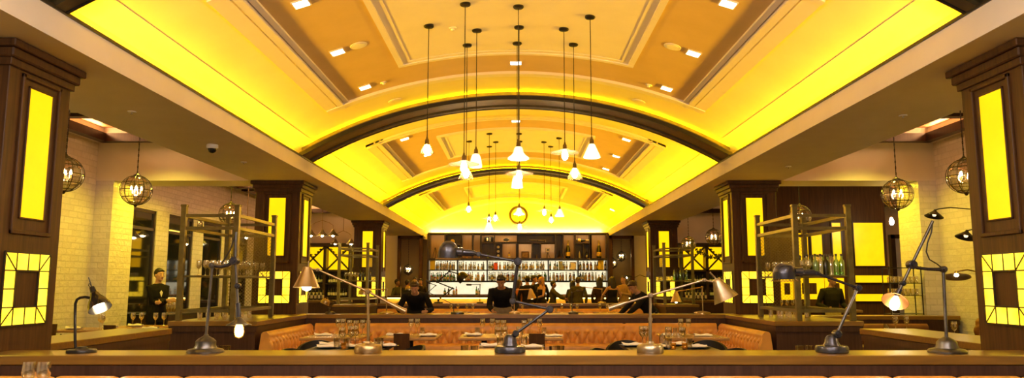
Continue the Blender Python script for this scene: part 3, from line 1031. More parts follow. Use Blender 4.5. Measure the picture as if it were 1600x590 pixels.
def banquette(name, label, length, loc, rotz, top, tufted=True, leather=LEATHER, sections=(), du=0.022, seat=True, group=None, cut=(0, 0)):
    """local: runs along x, faces -y; the back's rear at y=0"""
    root = thing(name, label, 'banquette', loc, rotz, group)
    hl = length / 2
    th = 0.15
    z0 = 0.42
    nu = int(length / du)
    prof = []
    nv = int((top - 0.05 - z0) / 0.018)
    for i in range(nv + 1):
        v = z0 + (top - 0.055 - z0) * i / nv
        prof.append((-th, v, v))
    for i in range(1, 9):
        a = PI * i / 8
        prof.append((-th + 0.055 - 0.055 * math.cos(a), top - 0.055 + 0.055 * math.sin(a), None))
    prof.append((-0.002, z0, None))
    rows = []
    for iu in range(nu + 1):
        u = -hl + length * iu / nu
        row = []
        for (y, z, v) in prof:
            off = 0.0
            if v is not None:
                fade = min(1.0, max(0.0, (top - 0.10 - v) / 0.05))
                if tufted:
                    off = -0.070 * fade * tuft(u, v - z0) - 0.012 * (1 - fade)
                else:
                    off = -0.02
            zz = z
            for sx in sections:
                dd = abs(u - sx)
                if dd < 0.05:
                    g = (1 - dd / 0.05) ** 2
                    off += 0.030 * g if v is not None else 0
                    if v is None and y < -0.01:
                        zz -= 0.016 * g
            row.append(Vector((u, y + off, zz)))
        rows.append(row)
    m = MB().grid(rows)
    for rr in (rows[0], rows[-1]):
        vs = [m.bm.verts.new(p) for p in rr]
        m.bm.faces.new(vs)
    m.build('backrest', leather, root, smooth=60)
    if tufted:
        m = MB()
        a, b = 0.165, 0.145
        for r in range(0, int((top - 0.12 - z0) / b) + 1):
            n = int(hl / a) + 1
            for j in range(-n, n + 1):
                u = (j + 0.5 * (r % 2)) * a
                if abs(u) < hl - 0.02:
                    m.lathe([(0, 0.016), (0.010, 0.012), (0.012, 0.0), (0, 0.0)], 6, Matrix.Translation((u, -th + 0.002, z0 + r * b)) @ Matrix.Rotation(PI / 2, 4, 'X'))
        m.build('buttons', leather, root, smooth=60)
    if seat:
        m = MB()
        m.box(-hl + cut[0], hl - cut[1], -0.62, -0.10, 0.28, 0.46, 0.04, None, 3)
        m.build('seat', leather, root, smooth=60)
        MB().box(-hl + 0.01 + cut[0], hl - 0.01 - cut[1], -0.56, -0.02, 0, 0.29).build('plinth', DARKW, root, smooth=0)
    return root
banquette('banquette', 'tufted orange leather banquette along the middle partition, seen full width', 7.02, (0, 13.54, 0), 0, 0.80, sections=(-1.75, 0.42, 1.9), du=0.0165)
banquette('banquette', 'orange leather banquette back along the bottom edge, below the nearest ledge', 7.9, (0, 5.61, 0), 0, 0.812, False, sections=[-3.75 + 0.46 * i for i in range(17)], du=0.02)
for s, nm in ((-1, 'left'), (1, 'right')):
    banquette('banquette', 'tufted orange leather end wing of the middle booth on the %s, beside the shelf unit' % nm, 2.38, (s * 3.69, 12.18, 0), -s * PI / 2, 0.80, cut=(0.60, 0) if s > 0 else (0, 0.60))
banquette('banquette', 'tufted orange leather banquette along the far partition before the bar', 7.9, (0, 21.94, 0), 0, 0.80, du=0.03)

# ================================================================== OPEN METAL SHELF UNITS
def wire_mesh(m, o, u, v, lu, lv, step=0.055, t=0.0035):
    """diamond wire panel spanned by unit vectors u, v from o"""
    o, u, v = Vector(o), Vector(u), Vector(v)
    k = int((lu + lv) / step)
    for i in range(1, k):
        s = i * step
        for flip in (0, 1):
            a = (min(s, lu), max(0, s - lu))
            b = (max(0, s - lv), min(s, lv))
            if flip:
                a, b = (lu - a[0], a[1]), (lu - b[0], b[1])
            A, B = o + u * a[0] + v * a[1], o + u * b[0] + v * b[1]
            if (A - B).length > 0.01:
                m.bar(A, B, t, t)
def shelf_unit(label, s, y0, y1, z_base, post=0.075):
    xi, xo = 4.045, 4.90
    cx, cy = s * (xi + xo) / 2, (y0 + y1) / 2
    root = thing('shelf_unit', label, 'shelf unit', (cx, cy, z_base))
    hx, hy = (xo - xi) / 2 - post / 2, (y1 - y0) / 2 - post / 2
    T = 2.62 - z_base
    for a in (-1, 1):
        for b in (-1, 1):
            m = MB()
            m.box(a * hx - post / 2, a * hx + post / 2, b * hy - post / 2, b * hy + post / 2, 0, T, 0.005)
            m.box(a * hx - post / 2 - .006, a * hx + post / 2 + .006, b * hy - post / 2 - .006, b * hy + post / 2 + .006, T - 0.02, T + 0.012, 0.004)
            m.build('post', UNITM, root, smooth=0)
    r = 0.045
    for z in (2.47, 2.285, 1.09):
        zz = z - z_base
        for b in (-1, 1):
            MB().box(-hx, hx, b * hy - r / 2, b * hy + r / 2, zz - r / 2, zz + r / 2).build('rail', UNITM, root, smooth=0)
        for a in (-1, 1):
            MB().box(a * hx - r / 2, a * hx + r / 2, -hy, hy, zz - r / 2, zz + r / 2).build('rail', UNITM, root, smooth=0)
    MB().box(-hx, hx, -hy, hy, 1.575 - z_base, 1.60 - z_base, 0.004).build('shelf', UNITM, root, smooth=0)
    m = MB()
    wire_mesh(m, (-hx, hy, 1.11 - z_base), (1, 0, 0), (0, 0, 1), 2 * hx, 1.16)
    m.build('wire_mesh_panel', BRONZE, root, smooth=0)
    m = MB()
    wire_mesh(m, (-s * hx, -hy, 1.60 - z_base), (0, 1, 0), (0, 0, 1), 2 * hy, 0.67)
    m.build('wire_mesh_panel', BRONZE, root, smooth=0)
    return root
for s, nm in ((-1, 'left'), (1, 'right')):
    shelf_unit('tall open metal shelf unit with wire mesh on the %s, before the second column' % nm, s, 11.0, 12.78, LEDGE_Z)
    shelf_unit('smaller looking open metal shelf unit far on the %s, before the farthest column' % nm, s, 20.85, 22.40, LEDGE_Z)

# ================================================================== LAMPS ON THE LEDGES
def lathe_ax(prof, c, axis, n=20, close=False, mb=None):
    M = Matrix.Translation(Vector(c)) @ Vector(axis).to_track_quat('Z', 'Y').to_matrix().to_4x4()
    return (mb or MB()).lathe(prof, n, M, close)

class Lamp:
    def __init__(self, label, base_px, base_py, Y, z=LEDGE_Z, group='lamps on the nearest ledge', name='desk_lamp'):
        b = at(base_px, base_py, Y)
        self.Y = Y
        # the photo row at which a thing standing on the ledge at this depth is seen
        lo = Vector((b.x, Y, z))
        self.dz = z - b.z
        self.o = lo
        self.root = thing(name, label, 'lamp', lo, 0, group)
    def p(self, px, py, dy=0.0):
        q = at(px, py, self.Y)
        return Vector((q.x - self.o.x, dy, q.z + self.dz - self.o.z))
    def base(self, r, m, prof=None, n=32):
        prof = prof or [(0, 0), (r, 0), (r, 0.022), (r * 0.97, 0.032), (r * 0.6, 0.044), (r * 0.18, 0.055), (0, 0.055)]
        MB().lathe(prof, n).build('base', m, self.root)
    def arm(self, name, pts, r, m, n=10):
        return MB().tube(pts, r, n).build(name, m, self.root)
    def joint(self, p, r, m, w=0.05):
        mb = MB()
        mb.tube([p + Vector((0, -w / 2, 0)), p + Vector((0, -w / 2 + 0.006, 0)), p + Vector((0, w / 2 - 0.006, 0)), p + Vector((0, w / 2, 0))], [r * .8, r, r, r * .8], 14)
        mb.tube([p + Vector((0, -w / 2 - 0.012, 0)), p + Vector((0, -w / 2, 0))], [r * .5, r * .55], 6)
        return mb.build('joint', m, self.root)

DOME = lambda r, h: [(r * 1.06, 0.0), (r, 0.004), (r, h * 0.35), (r * 0.93, h * 0.60), (r * 0.76, h * 0.80), (r * 0.48, h * 0.94), (r * 0.2, h), (0.004, h)]

# 1 black gooseneck at the left end
L = Lamp('black gooseneck table lamp, lit, at the left end of the nearest ledge', 128, 541, 5.86)
L.base(0.105, BLACKM, [(0, 0), (0.105, 0), (0.107, 0.012), (0.10, 0.024), (0.045, 0.030), (0.03, 0.045), (0, 0.045)])
st = [L.p(119, 536), L.p(118, 520), L.p(118, 480), L.p(118.5, 465), L.p(121, 458.5), L.p(126, 455.5), L.p(134, 454.5), L.p(142, 456)]
L.arm('stem', st, 0.0105, BLACKM)
ax = (L.p(161, 473) - L.p(146, 446)).normalized()
ax = Vector((ax.x, -0.25, ax.z)).normalized()
c0 = L.p(147, 447)
lathe_ax(shell([(0.020, 0.0), (0.030, 0.012), (0.036, 0.035), (0.058, 0.07), (0.077, 0.11), (0.084, 0.15)], 0.003), c0, ax, 28, True).build('shade', mottled('dark_chrome', (0.10, 0.09, 0.08), (0.06, 0.055, 0.05), 8, 0.2, 0.9), L.root)
lathe_ax([(0, -0.045), (0.018, -0.045), (0.022, -0.01), (0.022, 0.03), (0, 0.03)], c0, ax, 16).build('socket', BLACKM, L.root)
lathe_ax([(0, 0.03), (0.018, 0.035), (0.034, 0.08), (0.040, 0.12), (0.032, 0.155), (0, 0.172)], c0, ax, 18).build('bulb', BULBH, L.root)
L.arm('switch_lever', [c0 - ax * 0.03, L.p(142.5, 434), L.p(139, 424)], 0.0035, BLACKM, 6)
L.arm('key', [c0 - ax * 0.03 + Vector((-0.01, 0, 0)), L.p(139, 436), L.p(140, 433), L.p(143, 437)], 0.003, BLACKM, 6)
point('gooseneck_glow', L.o + c0 + ax * 0.22, 1.6, (1.0, 0.75, 0.42), 0.03)

# 2 tall two-armed steel lamp, left
L = Lamp('tall grey steel two-armed lamp with hanging bulb, second from left on the nearest ledge', 321, 545, 5.86)
L.base(0.135, STEEL, [(0, 0), (0.135, 0), (0.138, 0.012), (0.125, 0.026), (0.085, 0.034), (0.075, 0.055), (0.075, 0.085), (0.055, 0.105), (0.02, 0.125), (0.012, 0.14), (0, 0.14)])
L.arm('stem', [L.p(322, 525), L.p(332, 409)], 0.011, STEEL)
L.joint(L.p(332, 409), 0.022, STEEL)
L.arm('cross_arm', [L.p(332, 409), L.p(345, 411), L.p(356, 409), L.p(366, 402)], 0.014, GUNM)
L.joint(L.p(367, 402), 0.032, GUNM, 0.07)
L.arm('long_arm', [L.p(369, 357), L.p(368, 402), L.p(372, 470)], 0.011, STEEL)
L.arm('lower_arm', [L.p(372, 468), L.p(373, 490)], [0.018, 0.02], GUNM)
L.joint(L.p(372, 441), 0.022, GUNM)
L.arm('cord', [L.p(368.5, 357), L.p(366, 368), L.p(360, 385), L.p(352, 398), L.p(346, 407)], 0.005, CORD, 6)
T = L.p(374, 491)
lathe_ax(shell([(0.02, 0.0), (0.032, 0.012), (0.05, 0.028), (0.092, 0.05), (0.094, 0.056)], 0.003), T, (0.04, -0.10, -1), 28, True).build('shade', STEEL, L.root)
lathe_ax([(0, 0.02), (0.016, 0.025), (0.030, 0.075), (0.034, 0.105), (0.026, 0.135), (0, 0.15)], T, (0.04, 0, -1), 16).build('bulb', BULB, L.root)
lathe_ax([(0, 0.02), (0.020, 0.025), (0.038, 0.075), (0.042, 0.11), (0.032, 0.142), (0, 0.158)], T, (0.04, 0, -1), 18).build('bulb_glass', AMBERG, L.root)

# 3 brass balanced-arm lamp with cone shade
L = Lamp('brass balanced-arm lamp with cone shade to its left, third on the nearest ledge', 575.5, 548, 5.86)
L.base(0.104, BRASS, [(0, 0), (0.102, 0), (0.104, 0.004), (0.104, 0.042), (0.094, 0.058), (0.03, 0.070), (0.022, 0.085), (0, 0.085)])
L.arm('stem', [L.p(575.5, 540), L.p(575.5, 500), L.p(575.5, 499.5), L.p(575.5, 450)], [0.013, 0.013, 0.010, 0.010], BRASS)
L.arm('collar', [L.p(575.5, 502), L.p(575.5, 498)], 0.017, BRASS)
L.joint(L.p(575.5, 452.5), 0.020, BRASS, 0.06)
L.arm('balance_arm', [L.p(497, 419), L.p(575.5, 453)], 0.0085, BRASS)
L.arm('balance_arm', [L.p(575.5, 453), L.p(612, 473)], 0.0085, BRASS)
L.arm('counterweight', [L.p(608, 470.5), L.p(614, 474), L.p(634, 484.5)], [0.009, 0.017, 0.021], BRASS, 14)
L.arm('shade_link', [L.p(497, 419), L.p(489, 418), L.p(481, 418)], 0.007, BRASS)
L.arm('pin', [L.p(482, 405), L.p(482, 418)], 0.005, BRASS, 8)
L.joint(L.p(497, 419), 0.014, BRASS, 0.04)
T = L.p(480.5, 414)
lathe_ax(shell([(0.022, 0.0), (0.032, 0.006), (0.036, 0.02), (0.098, 0.155), (0.101, 0.160)], 0.003), T, (0, -0.06, -1), 32, True).build('shade', BRASS, L.root)
lathe_ax([(0, 0.05), (0.02, 0.06), (0.034, 0.11), (0.040, 0.14), (0.030, 0.175), (0, 0.188)], T, (0, 0, -1), 16).build('bulb', BULBH, L.root)
point('cone_glow', L.o + T + Vector((0, 0, -0.22)), 1.0, (1.0, 0.75, 0.42), 0.03)

# 4 dark jointed lamp with dome head in the middle
L = Lamp('dark blue-black jointed lamp with dome head, middle of the nearest ledge before the bartenders', 797, 549, 5.86)
L.base(0.118, GUNM, [(0, 0), (0.112, 0), (0.118, 0.006), (0.118, 0.040), (0.110, 0.050), (0.06, 0.055), (0.052, 0.075), (0.046, 0.115), (0.030, 0.135), (0, 0.14)])
P = [L.p(797, 527), L.p(806, 519), L.p(859, 481.5, 0.02), L.p(801, 468.5, 0.02), L.p(809, 407), L.p(748, 395.5)]
L.arm('stem', [L.p(797, 530), P[0], P[1]], [0.024, 0.02, 0.016], GUNM)
for a, b, r in ((1, 2, 0.011), (2, 3, 0.0105), (3, 4, 0.0145), (4, 5, 0.010)):
    L.arm('arm', [P[a], P[b]], r, GUNM)
L.joint(P[1], 0.026, GUNM, 0.06); L.joint(P[2], 0.030, GUNM, 0.06); L.joint(P[3], 0.026, GUNM, 0.06); L.joint(P[4], 0.032, GUNM, 0.07)
L.joint(P[5], 0.020, GUNM, 0.04)
L.arm('handle', [P[5], L.p(742, 394.5), L.p(740, 394), L.p(724, 393), L.p(722, 392.5), L.p(712, 392)], [0.012, 0.016, 0.024, 0.026, 0.036, 0.036], GUNM, 16)
T = L.p(700, 402)
lathe_ax(shell(DOME(0.078, 0.135), 0.003), T, (0.05, 0, 1), 32, True).build('dome_shade', GUNM, L.root)
m = MB(); m.tube([T + Vector((0.095 * math.cos(a), 0.095 * math.sin(a), -0.004)) for a in [2 * PI * j / 32 for j in range(32)]], 0.0035, 6, closed=True)
m.build('wire_rim', BRASS, L.root)
lathe_ax([(0, 0.0), (0.024, 0.01), (0.032, 0.04), (0.02, 0.085), (0, 0.09)], T, (0, 0, 1), 16).build('bulb', OPAL, L.root)

# 5 nickel balanced-arm lamp, right of the middle
L = Lamp('pale metal balanced-arm lamp with tilted cone shade at right, fifth on the nearest ledge', 1016, 548.5, 5.86)
L.base(0.102, NICKEL, [(0, 0), (0.100, 0), (0.102, 0.004), (0.102, 0.042), (0.092, 0.058), (0.03, 0.070), (0.022, 0.085), (0, 0.085)])
L.arm('stem', [L.p(1016, 541), L.p(1016, 497), L.p(1016, 496.5), L.p(1016, 457)], [0.013, 0.013, 0.010, 0.010], NICKEL)
L.arm('collar', [L.p(1016, 499), L.p(1016, 494)], 0.017, NICKEL)
L.joint(L.p(1016, 459), 0.020, NICKEL, 0.06)
L.arm('balance_arm', [L.p(978, 471), L.p(1016, 459.5)], 0.0085, NICKEL)
L.arm('balance_arm', [L.p(1016, 459.5), L.p(1100, 435.5)], 0.0085, NICKEL)
L.arm('counterweight', [L.p(980, 470), L.p(972, 473), L.p(951, 480)], [0.009, 0.017, 0.021], NICKEL, 14)
L.arm('shade_link', [L.p(1100, 435.5), L.p(1112, 438), L.p(1121, 438)], 0.007, NICKEL)
L.joint(L.p(1100, 435.5), 0.015, NICKEL, 0.045)
a0, a1 = L.p(1119, 434), L.p(1134, 465.5)
ax = (a1 - a0).normalized(); ax = Vector((ax.x, -0.08, ax.z)).normalized()
L.arm('pin', [a0 + Vector((0, 0, 0)), L.p(1109, 423.5)], 0.007, NICKEL, 8)
lathe_ax(shell([(0.022, -0.004), (0.032, 0.004), (0.036, 0.02), (0.096, 0.165), (0.099, 0.170)], 0.003), a0, ax, 32, True).build('shade', NICKEL, L.root)
lathe_ax([(0, 0.05), (0.02, 0.06), (0.034, 0.11), (0.038, 0.14), (0.030, 0.165), (0, 0.175)], a0, ax, 16).build('bulb', BULBH, L.root)
point('tilted_cone_glow', L.o + a0 + ax * 0.23, 1.0, (1.0, 0.75, 0.42), 0.03)

# 6 dark jointed lamp with dome head, right
L = Lamp('dark jointed lamp with wire-rimmed dome head on the nearest ledge, before the right shelf unit', 1300, 547, 5.86)
L.base(0.120, GUNM, [(0, 0), (0.114, 0), (0.120, 0.006), (0.120, 0.040), (0.112, 0.052), (0.062, 0.056), (0.05, 0.080), (0.044, 0.11), (0.028, 0.13), (0, 0.135)])
P = [L.p(1298, 528), L.p(1307.5, 518), L.p(1339.5, 446), L.p(1276, 423.5)]
L.arm('stem', [L.p(1298, 532), P[0], P[1]], [0.026, 0.020, 0.018], GUNM)
L.arm('arm', [P[1], P[2]], 0.012, STEEL)
L.arm('arm', [P[2], P[3]], 0.0105, GUNM)
L.joint(P[1], 0.030, GUNM, 0.07); L.joint(P[2], 0.026, GUNM, 0.07); L.joint(P[3], 0.018, GUNM, 0.04)
L.arm('handle', [P[3], L.p(1270, 422.5), L.p(1255, 422), L.p(1253, 421.5), L.p(1241, 421)], [0.014, 0.024, 0.026, 0.036, 0.036], GUNM, 16)
T = L.p(1225.5, 433)
lathe_ax(shell(DOME(0.086, 0.128), 0.003), T, (0, 0, 1), 32, True).build('dome_shade', GUNM, L.root)
m = MB(); m.tube([T + Vector((0.112 * math.cos(a), 0.112 * math.sin(a), -0.012)) for a in [2 * PI * j / 36 for j in range(36)]], 0.003, 6, closed=True)
for j in range(4):
    a = PI / 4 + PI * j / 2
    m.tube([T + Vector((0.086 * math.cos(a), 0.086 * math.sin(a), 0.004)), T + Vector((0.112 * math.cos(a), 0.112 * math.sin(a), -0.012))], 0.003, 5)
m.build('wire_rim', BRASS, L.root)
lathe_ax([(0, 0.0), (0.024, 0.01), (0.032, 0.04), (0.02, 0.085), (0, 0.09)], T, (0, 0, 1), 16).build('bulb', OPAL, L.root)

# 7 tall steel lamp with tilted lit shade at the right end
L = Lamp('tall grey steel lamp with slanted arm and glowing bulb, right end of the nearest ledge', 1480, 545, 5.86)
L.base(0.135, STEEL, [(0, 0), (0.135, 0), (0.138, 0.012), (0.125, 0.026), (0.085, 0.034), (0.075, 0.055), (0.072, 0.078), (0.05, 0.10), (0.02, 0.118), (0, 0.12)])
L.arm('stem', [L.p(1479, 531), L.p(1473.5, 416)], 0.0125, STEEL)
L.joint(L.p(1473.5, 415), 0.025, STEEL, 0.05)
L.arm('cross_arm', [L.p(1473.5, 415.5), L.p(1450, 415), L.p(1434, 413), L.p(1425, 409)], [0.015, 0.012, 0.013, 0.018], GUNM)
L.joint(L.p(1424, 408), 0.034, GUNM, 0.07)
L.arm('long_arm', [L.p(1457, 340), L.p(1424, 408)], 0.0115, STEEL)
L.arm('long_arm', [L.p(1424, 408), L.p(1404, 450)], 0.0115, STEEL)
L.joint(L.p(1410, 437), 0.020, GUNM, 0.05)
L.arm('lower_arm', [L.p(1406, 446), L.p(1401, 455)], [0.020, 0.024], GUNM, 14)
L.arm('cord', [L.p(1457, 341), L.p(1455, 358), L.p(1449, 374), L.p(1447, 388), L.p(1452, 400), L.p(1464, 407), L.p(1471, 413)], 0.005, CORD, 6)
a0 = L.p(1401, 455)
ax = (L.p(1390, 474) - a0).normalized(); ax = Vector((ax.x, -0.55, ax.z)).normalized()
COPPER = mottled('copper_shade', (0.55, 0.30, 0.12), (0.42, 0.22, 0.08), 10, 0.3, 0.9)
lathe_ax(shell([(0.022, 0.0), (0.034, 0.012), (0.055, 0.030), (0.094, 0.062), (0.097, 0.068)], 0.003), a0, ax, 32, True).build('shade', COPPER, L.root)
lathe_ax([(0, 0.02), (0.016, 0.025), (0.032, 0.07), (0.036, 0.10), (0.026, 0.135), (0, 0.15)], a0, ax, 16).build('bulb', BULBH, L.root)
point('copper_glow', L.o + a0 + ax * 0.2, 0.5, (1.0, 0.6, 0.25), 0.03)

# ------------------------------------------------------------------ lamps on the middle and far ledges
def small_lamp(label, base, Y, pts, m, head, head_axis=(0, 0, -1), rbase=0.09, r=0.009, lit=False, hm=None, hr=0.075, hh=0.14, group='lamps on the middle ledge'):
    L = Lamp(label, base[0], base[1], Y, group=group)
    L.base(rbase, m)
    q = [L.p(*p) for p in pts]
    L.arm('stem', [Vector((q[0].x, 0, 0.04)), q[0]], r * 1.2, m)
    for a, b in zip(q, q[1:]):
        L.arm('arm', [a, b], r, m, 8)
    for a in q:
        L.joint(a, r * 2.0, m, 0.05)
    if head == 'cone':
        lathe_ax(shell([(0.02, -0.005), (0.03, 0.0), (0.036, 0.02), (hr, hh - 0.005), (hr + 0.003, hh)], 0.003), q[-1], head_axis, 22, True).build('shade', hm or m, L.root)
    elif head == 'dome':
        lathe_ax(shell([(x, hh - z) for x, z in DOME(hr, hh)][::-1], 0.003), q[-1], head_axis, 22, True).build('shade', hm or m, L.root)
    elif head == 'tube':
        d = Vector(head_axis).normalized()
        MB().tube([q[-1] - d * 0.02, q[-1], q[-1] + d * hh, q[-1] + d * (hh + 0.02)], [hr * .7, hr, hr, hr * .7], 14).build('shade', hm or m, L.root)
    if head in ('cone', 'dome'):
        lathe_ax([(0, hh * 0.35), (0.02, hh * 0.4), (0.03, hh * 0.75), (0.02, hh * 1.05), (0, hh * 1.1)], q[-1], head_axis, 14).build('bulb', BULBH if lit else OPAL, L.root)
    return L
Y2, Y3 = 13.78, 22.15
small_lamp('small dark lamp with folded arms at the left end of the middle ledge', (516, 487), Y2, [(514, 478), (524, 468), (511, 463)], DARKBR, 'dome', (-0.4, 0, -1), hm=BRASS, hr=0.08, hh=0.10)
small_lamp('brass lamp with copper dome on the middle ledge, beside the far left shelf unit', (605, 487), Y2, [(604.5, 449), (569, 448)], BRASS, 'dome', (0, 0, -1), rbase=0.13, hr=0.10, hh=0.10)
small_lamp('dark jointed lamp on the middle ledge in front of the left bartender', (715, 488.5), Y2, [(709, 474), (669, 454.5), (681, 444), (671, 440)], GUNM, 'tube', (-0.5, 0, 0.4), rbase=0.12, r=0.006, hr=0.02, hh=0.06)
small_lamp('brass lamp with curved arm on the middle ledge, just right of the right bartender', (804, 488.5), Y2, [(803.5, 451), (829, 450)], BRASS, 'cone', (0.15, 0, -1), rbase=0.10, hr=0.085, hh=0.17)
small_lamp('thin dark lamp with plain stem on the middle ledge, before the man with back turned', (896, 488.5), Y2, [(893.5, 455), (902, 452)], DARKBR, 'tube', (1, 0, 0), rbase=0.09, r=0.007, hr=0.02, hh=0.09)
small_lamp('brass lamp with small lit cone hanging left, right end of the middle ledge', (1097, 489), Y2, [(1097, 447), (1081, 450), (1056, 454)], BRASS, 'cone', (0, -0.05, -1), rbase=0.15, hr=0.10, hh=0.19, lit=True)
G3 = 'lamps on the far ledge'
small_lamp('thin brass lamp with flat dish on the far ledge, in front of the seated group', (626, 472), Y3, [(626.5, 446.5), (640, 446)], BRASS, 'dome', (0, 0, -1), rbase=0.10, r=0.010, hr=0.13, hh=0.09, group=G3)
small_lamp('black zigzag jointed lamp with dome head on the far ledge, left of the left bartender', (685, 472), Y3, [(685, 467), (707, 448.5), (683, 439), (702, 422), (716, 426)], BLACKM, 'dome', (0.75, 0, -0.7), rbase=0.13, r=0.016, hr=0.17, hh=0.24, group=G3)
small_lamp('thin bar-shaped lamp with flat head on the far ledge, between the two bartenders', (750, 472), Y3, [(750, 443), (736, 443)], DARKBR, 'tube', (-1, 0, 0), rbase=0.10, r=0.010, hr=0.028, hh=0.12, group=G3)
small_lamp('thin brass lamp with long level arm on the far ledge, before the dark haired woman', (940.5, 472), Y3, [(940.5, 450), (914, 447)], BRASS, 'cone', (-0.5, 0, -0.6), rbase=0.12, r=0.010, hm=BLACKM, hr=0.08, hh=0.12, group=G3)
# ------------------------------------------------------------------ wall lamps
def wall_lamp(label, mount, pts, head_axis, m, lit=False, hr=0.13, hh=0.14, y=None, group='wall lamps'):
    mount = Vector(mount)
    root = thing('wall_lamp', label, 'lamp', mount, 0, group)
    s = 1 if mount.x > 0 else -1
    MB().cyl((0, 0, 0), (-s * 0.025, 0, 0), 0.06, 20).build('wall_plate', m, root)
    q = [Vector(p) - mount for p in pts]
    MB().tube([Vector((0, 0, 0))] + q, 0.009, 8).build('arm', m, root)
    sh = lathe_ax(shell([(0.012, -0.01), (0.022, 0.0), (0.03, 0.02), (hr, hh), (hr + 0.003, hh + 0.005)], 0.003), q[-1], head_axis, 26, True).build('shade', m, root)
    lathe_ax([(0, hh * 0.35), (0.02, hh * 0.4), (0.03, hh * 0.75), (0.02, hh * 0.95), (0, hh * 1.0)], q[-1], head_axis, 14).build('bulb', BULBH if lit else OPAL, root)
Yw = 12.3
wall_lamp('black swing-arm wall lamp with cone shade, upper one beyond the nearest right column', (WALLX, Yw, at(1525, 327, Yw).z - 0.05), [at(1525, 327, Yw), at(1485, 324, Yw), at(1467, 326, Yw), at(1461, 328, Yw)], (-0.28, -0.1, -1), BLACKM, hr=0.14, hh=0.11)
wall_lamp('black swing-arm wall lamp with cone shade, lower one half behind the nearest right column', (WALLX, 11.2, at(1560, 362, 11.2).z), [at(1545, 358, 11.2), at(1530, 356, 11.2), at(1511, 360, 11.2)], (-0.35, -0.1, -1), BLACKM, hr=0.14, hh=0.11)
wall_lamp('brass dish wall lamp, lit, beside the right end steel lamp', (WALLX, 10.2, at(1560, 436, 10.2).z), [at(1530, 425, 10.2), at(1512, 421, 10.2), at(1494, 424, 10.2)], (-0.15, -0.25, -1), BRASS, True, hr=0.17, hh=0.07)
wall_lamp('black jointed wall lamp on the farthest right column, lit by a white glow', (4.0, 22.7, at(1014, 433, 22.7).z), [at(1008, 432, 22.6), at(1000, 429, 22.6), at(992, 433, 22.6), at(984, 431, 22.6)], (-0.9, -0.2, -0.5), BLACKM, True, hr=0.10, hh=0.12)
# ================================================================== THE BAR
BY = 29.40
def zrow(py, Y=BY):
    return at(806, py, Y).z
def xcol(px, Y=BY, py=420):
    return at(px, py, Y).x
XL, XR = xcol(670), xcol(949)
ztop, zc0, zsA, zsB, zcnt = zrow(363), zrow(404), zrow(421), zrow(438), zrow(459.5)
ztop = min(ztop, 3.56)
bb = thing('back_bar', 'tall dark wood bar shelving with lit bottle shelves across the end wall', 'bar shelving', ((XL + XR) / 2, BY + 0.35, 0))
lo = Local(bb.location)
def bbx(mb, x0, x1, y0, y1, z0, z1, b=0.0):
    a, c = lo((x0, y0, z0)), lo((x1, y1, z1))
    mb.box(a.x, c.x, a.y, c.y, a.z, c.z, b)
    return mb
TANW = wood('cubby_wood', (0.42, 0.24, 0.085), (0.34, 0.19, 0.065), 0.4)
m = MB()
bbx(m, XL - 0.06, XR + 0.06, BY + 0.62, BY + 0.70, 0, ztop)
bbx(m, XL - 0.06, XR + 0.06, BY - 0.02, BY + 0.70, ztop - 0.05, ztop)
bbx(m, XL - 0.08, XL, BY - 0.02, BY + 0.62, 0, ztop - 0.05)
bbx(m, XR, XR + 0.08, BY - 0.02, BY + 0.62, 0, ztop - 0.05)
m.build('carcass', DARKW, bb, smooth=0)
# bottle bays
VX = [XL] + [xcol(p) for p in (714.5, 761, 808, 857, 903.5)] + [XR]
for z, t in ((zc0, 0.06), (zsA, 0.035), (zsB, 0.06)):
    m = MB(); bbx(m, XL, XR, BY, BY + 0.5, z - t, z)
    m.build('shelf', BLACKM, bb, smooth=0)
for x in VX[1:-1]:
    m = MB(); bbx(m, x - 0.022, x + 0.022, BY, BY + 0.5, zsB, zc0 - 0.06)
    m.build('upright', BLACKM, bb, smooth=0)
m = MB(); bbx(m, XL, XR, BY + 0.56, BY + 0.60, zsB, zc0 - 0.06); m.build('lit_back', BACKLIT, bb, smooth=0)
m = MB(); bbx(m, XL, XR, BY + 0.56, BY + 0.60, zcnt, zsB - 0.06); m.build('lit_splash', BACKLIT, bb, smooth=0)
m = MB(); bbx(m, XL - 0.04, XR + 0.04, BY - 0.28, BY + 0.6, zcnt - 0.09, zcnt, 0.008); m.build('counter', WALNUT, bb, smooth=0)
m = MB(); bbx(m, XL, XR, BY - 0.22, BY + 0.6, 0, zcnt - 0.09); m.build('base', WALNUT, bb, smooth=0)
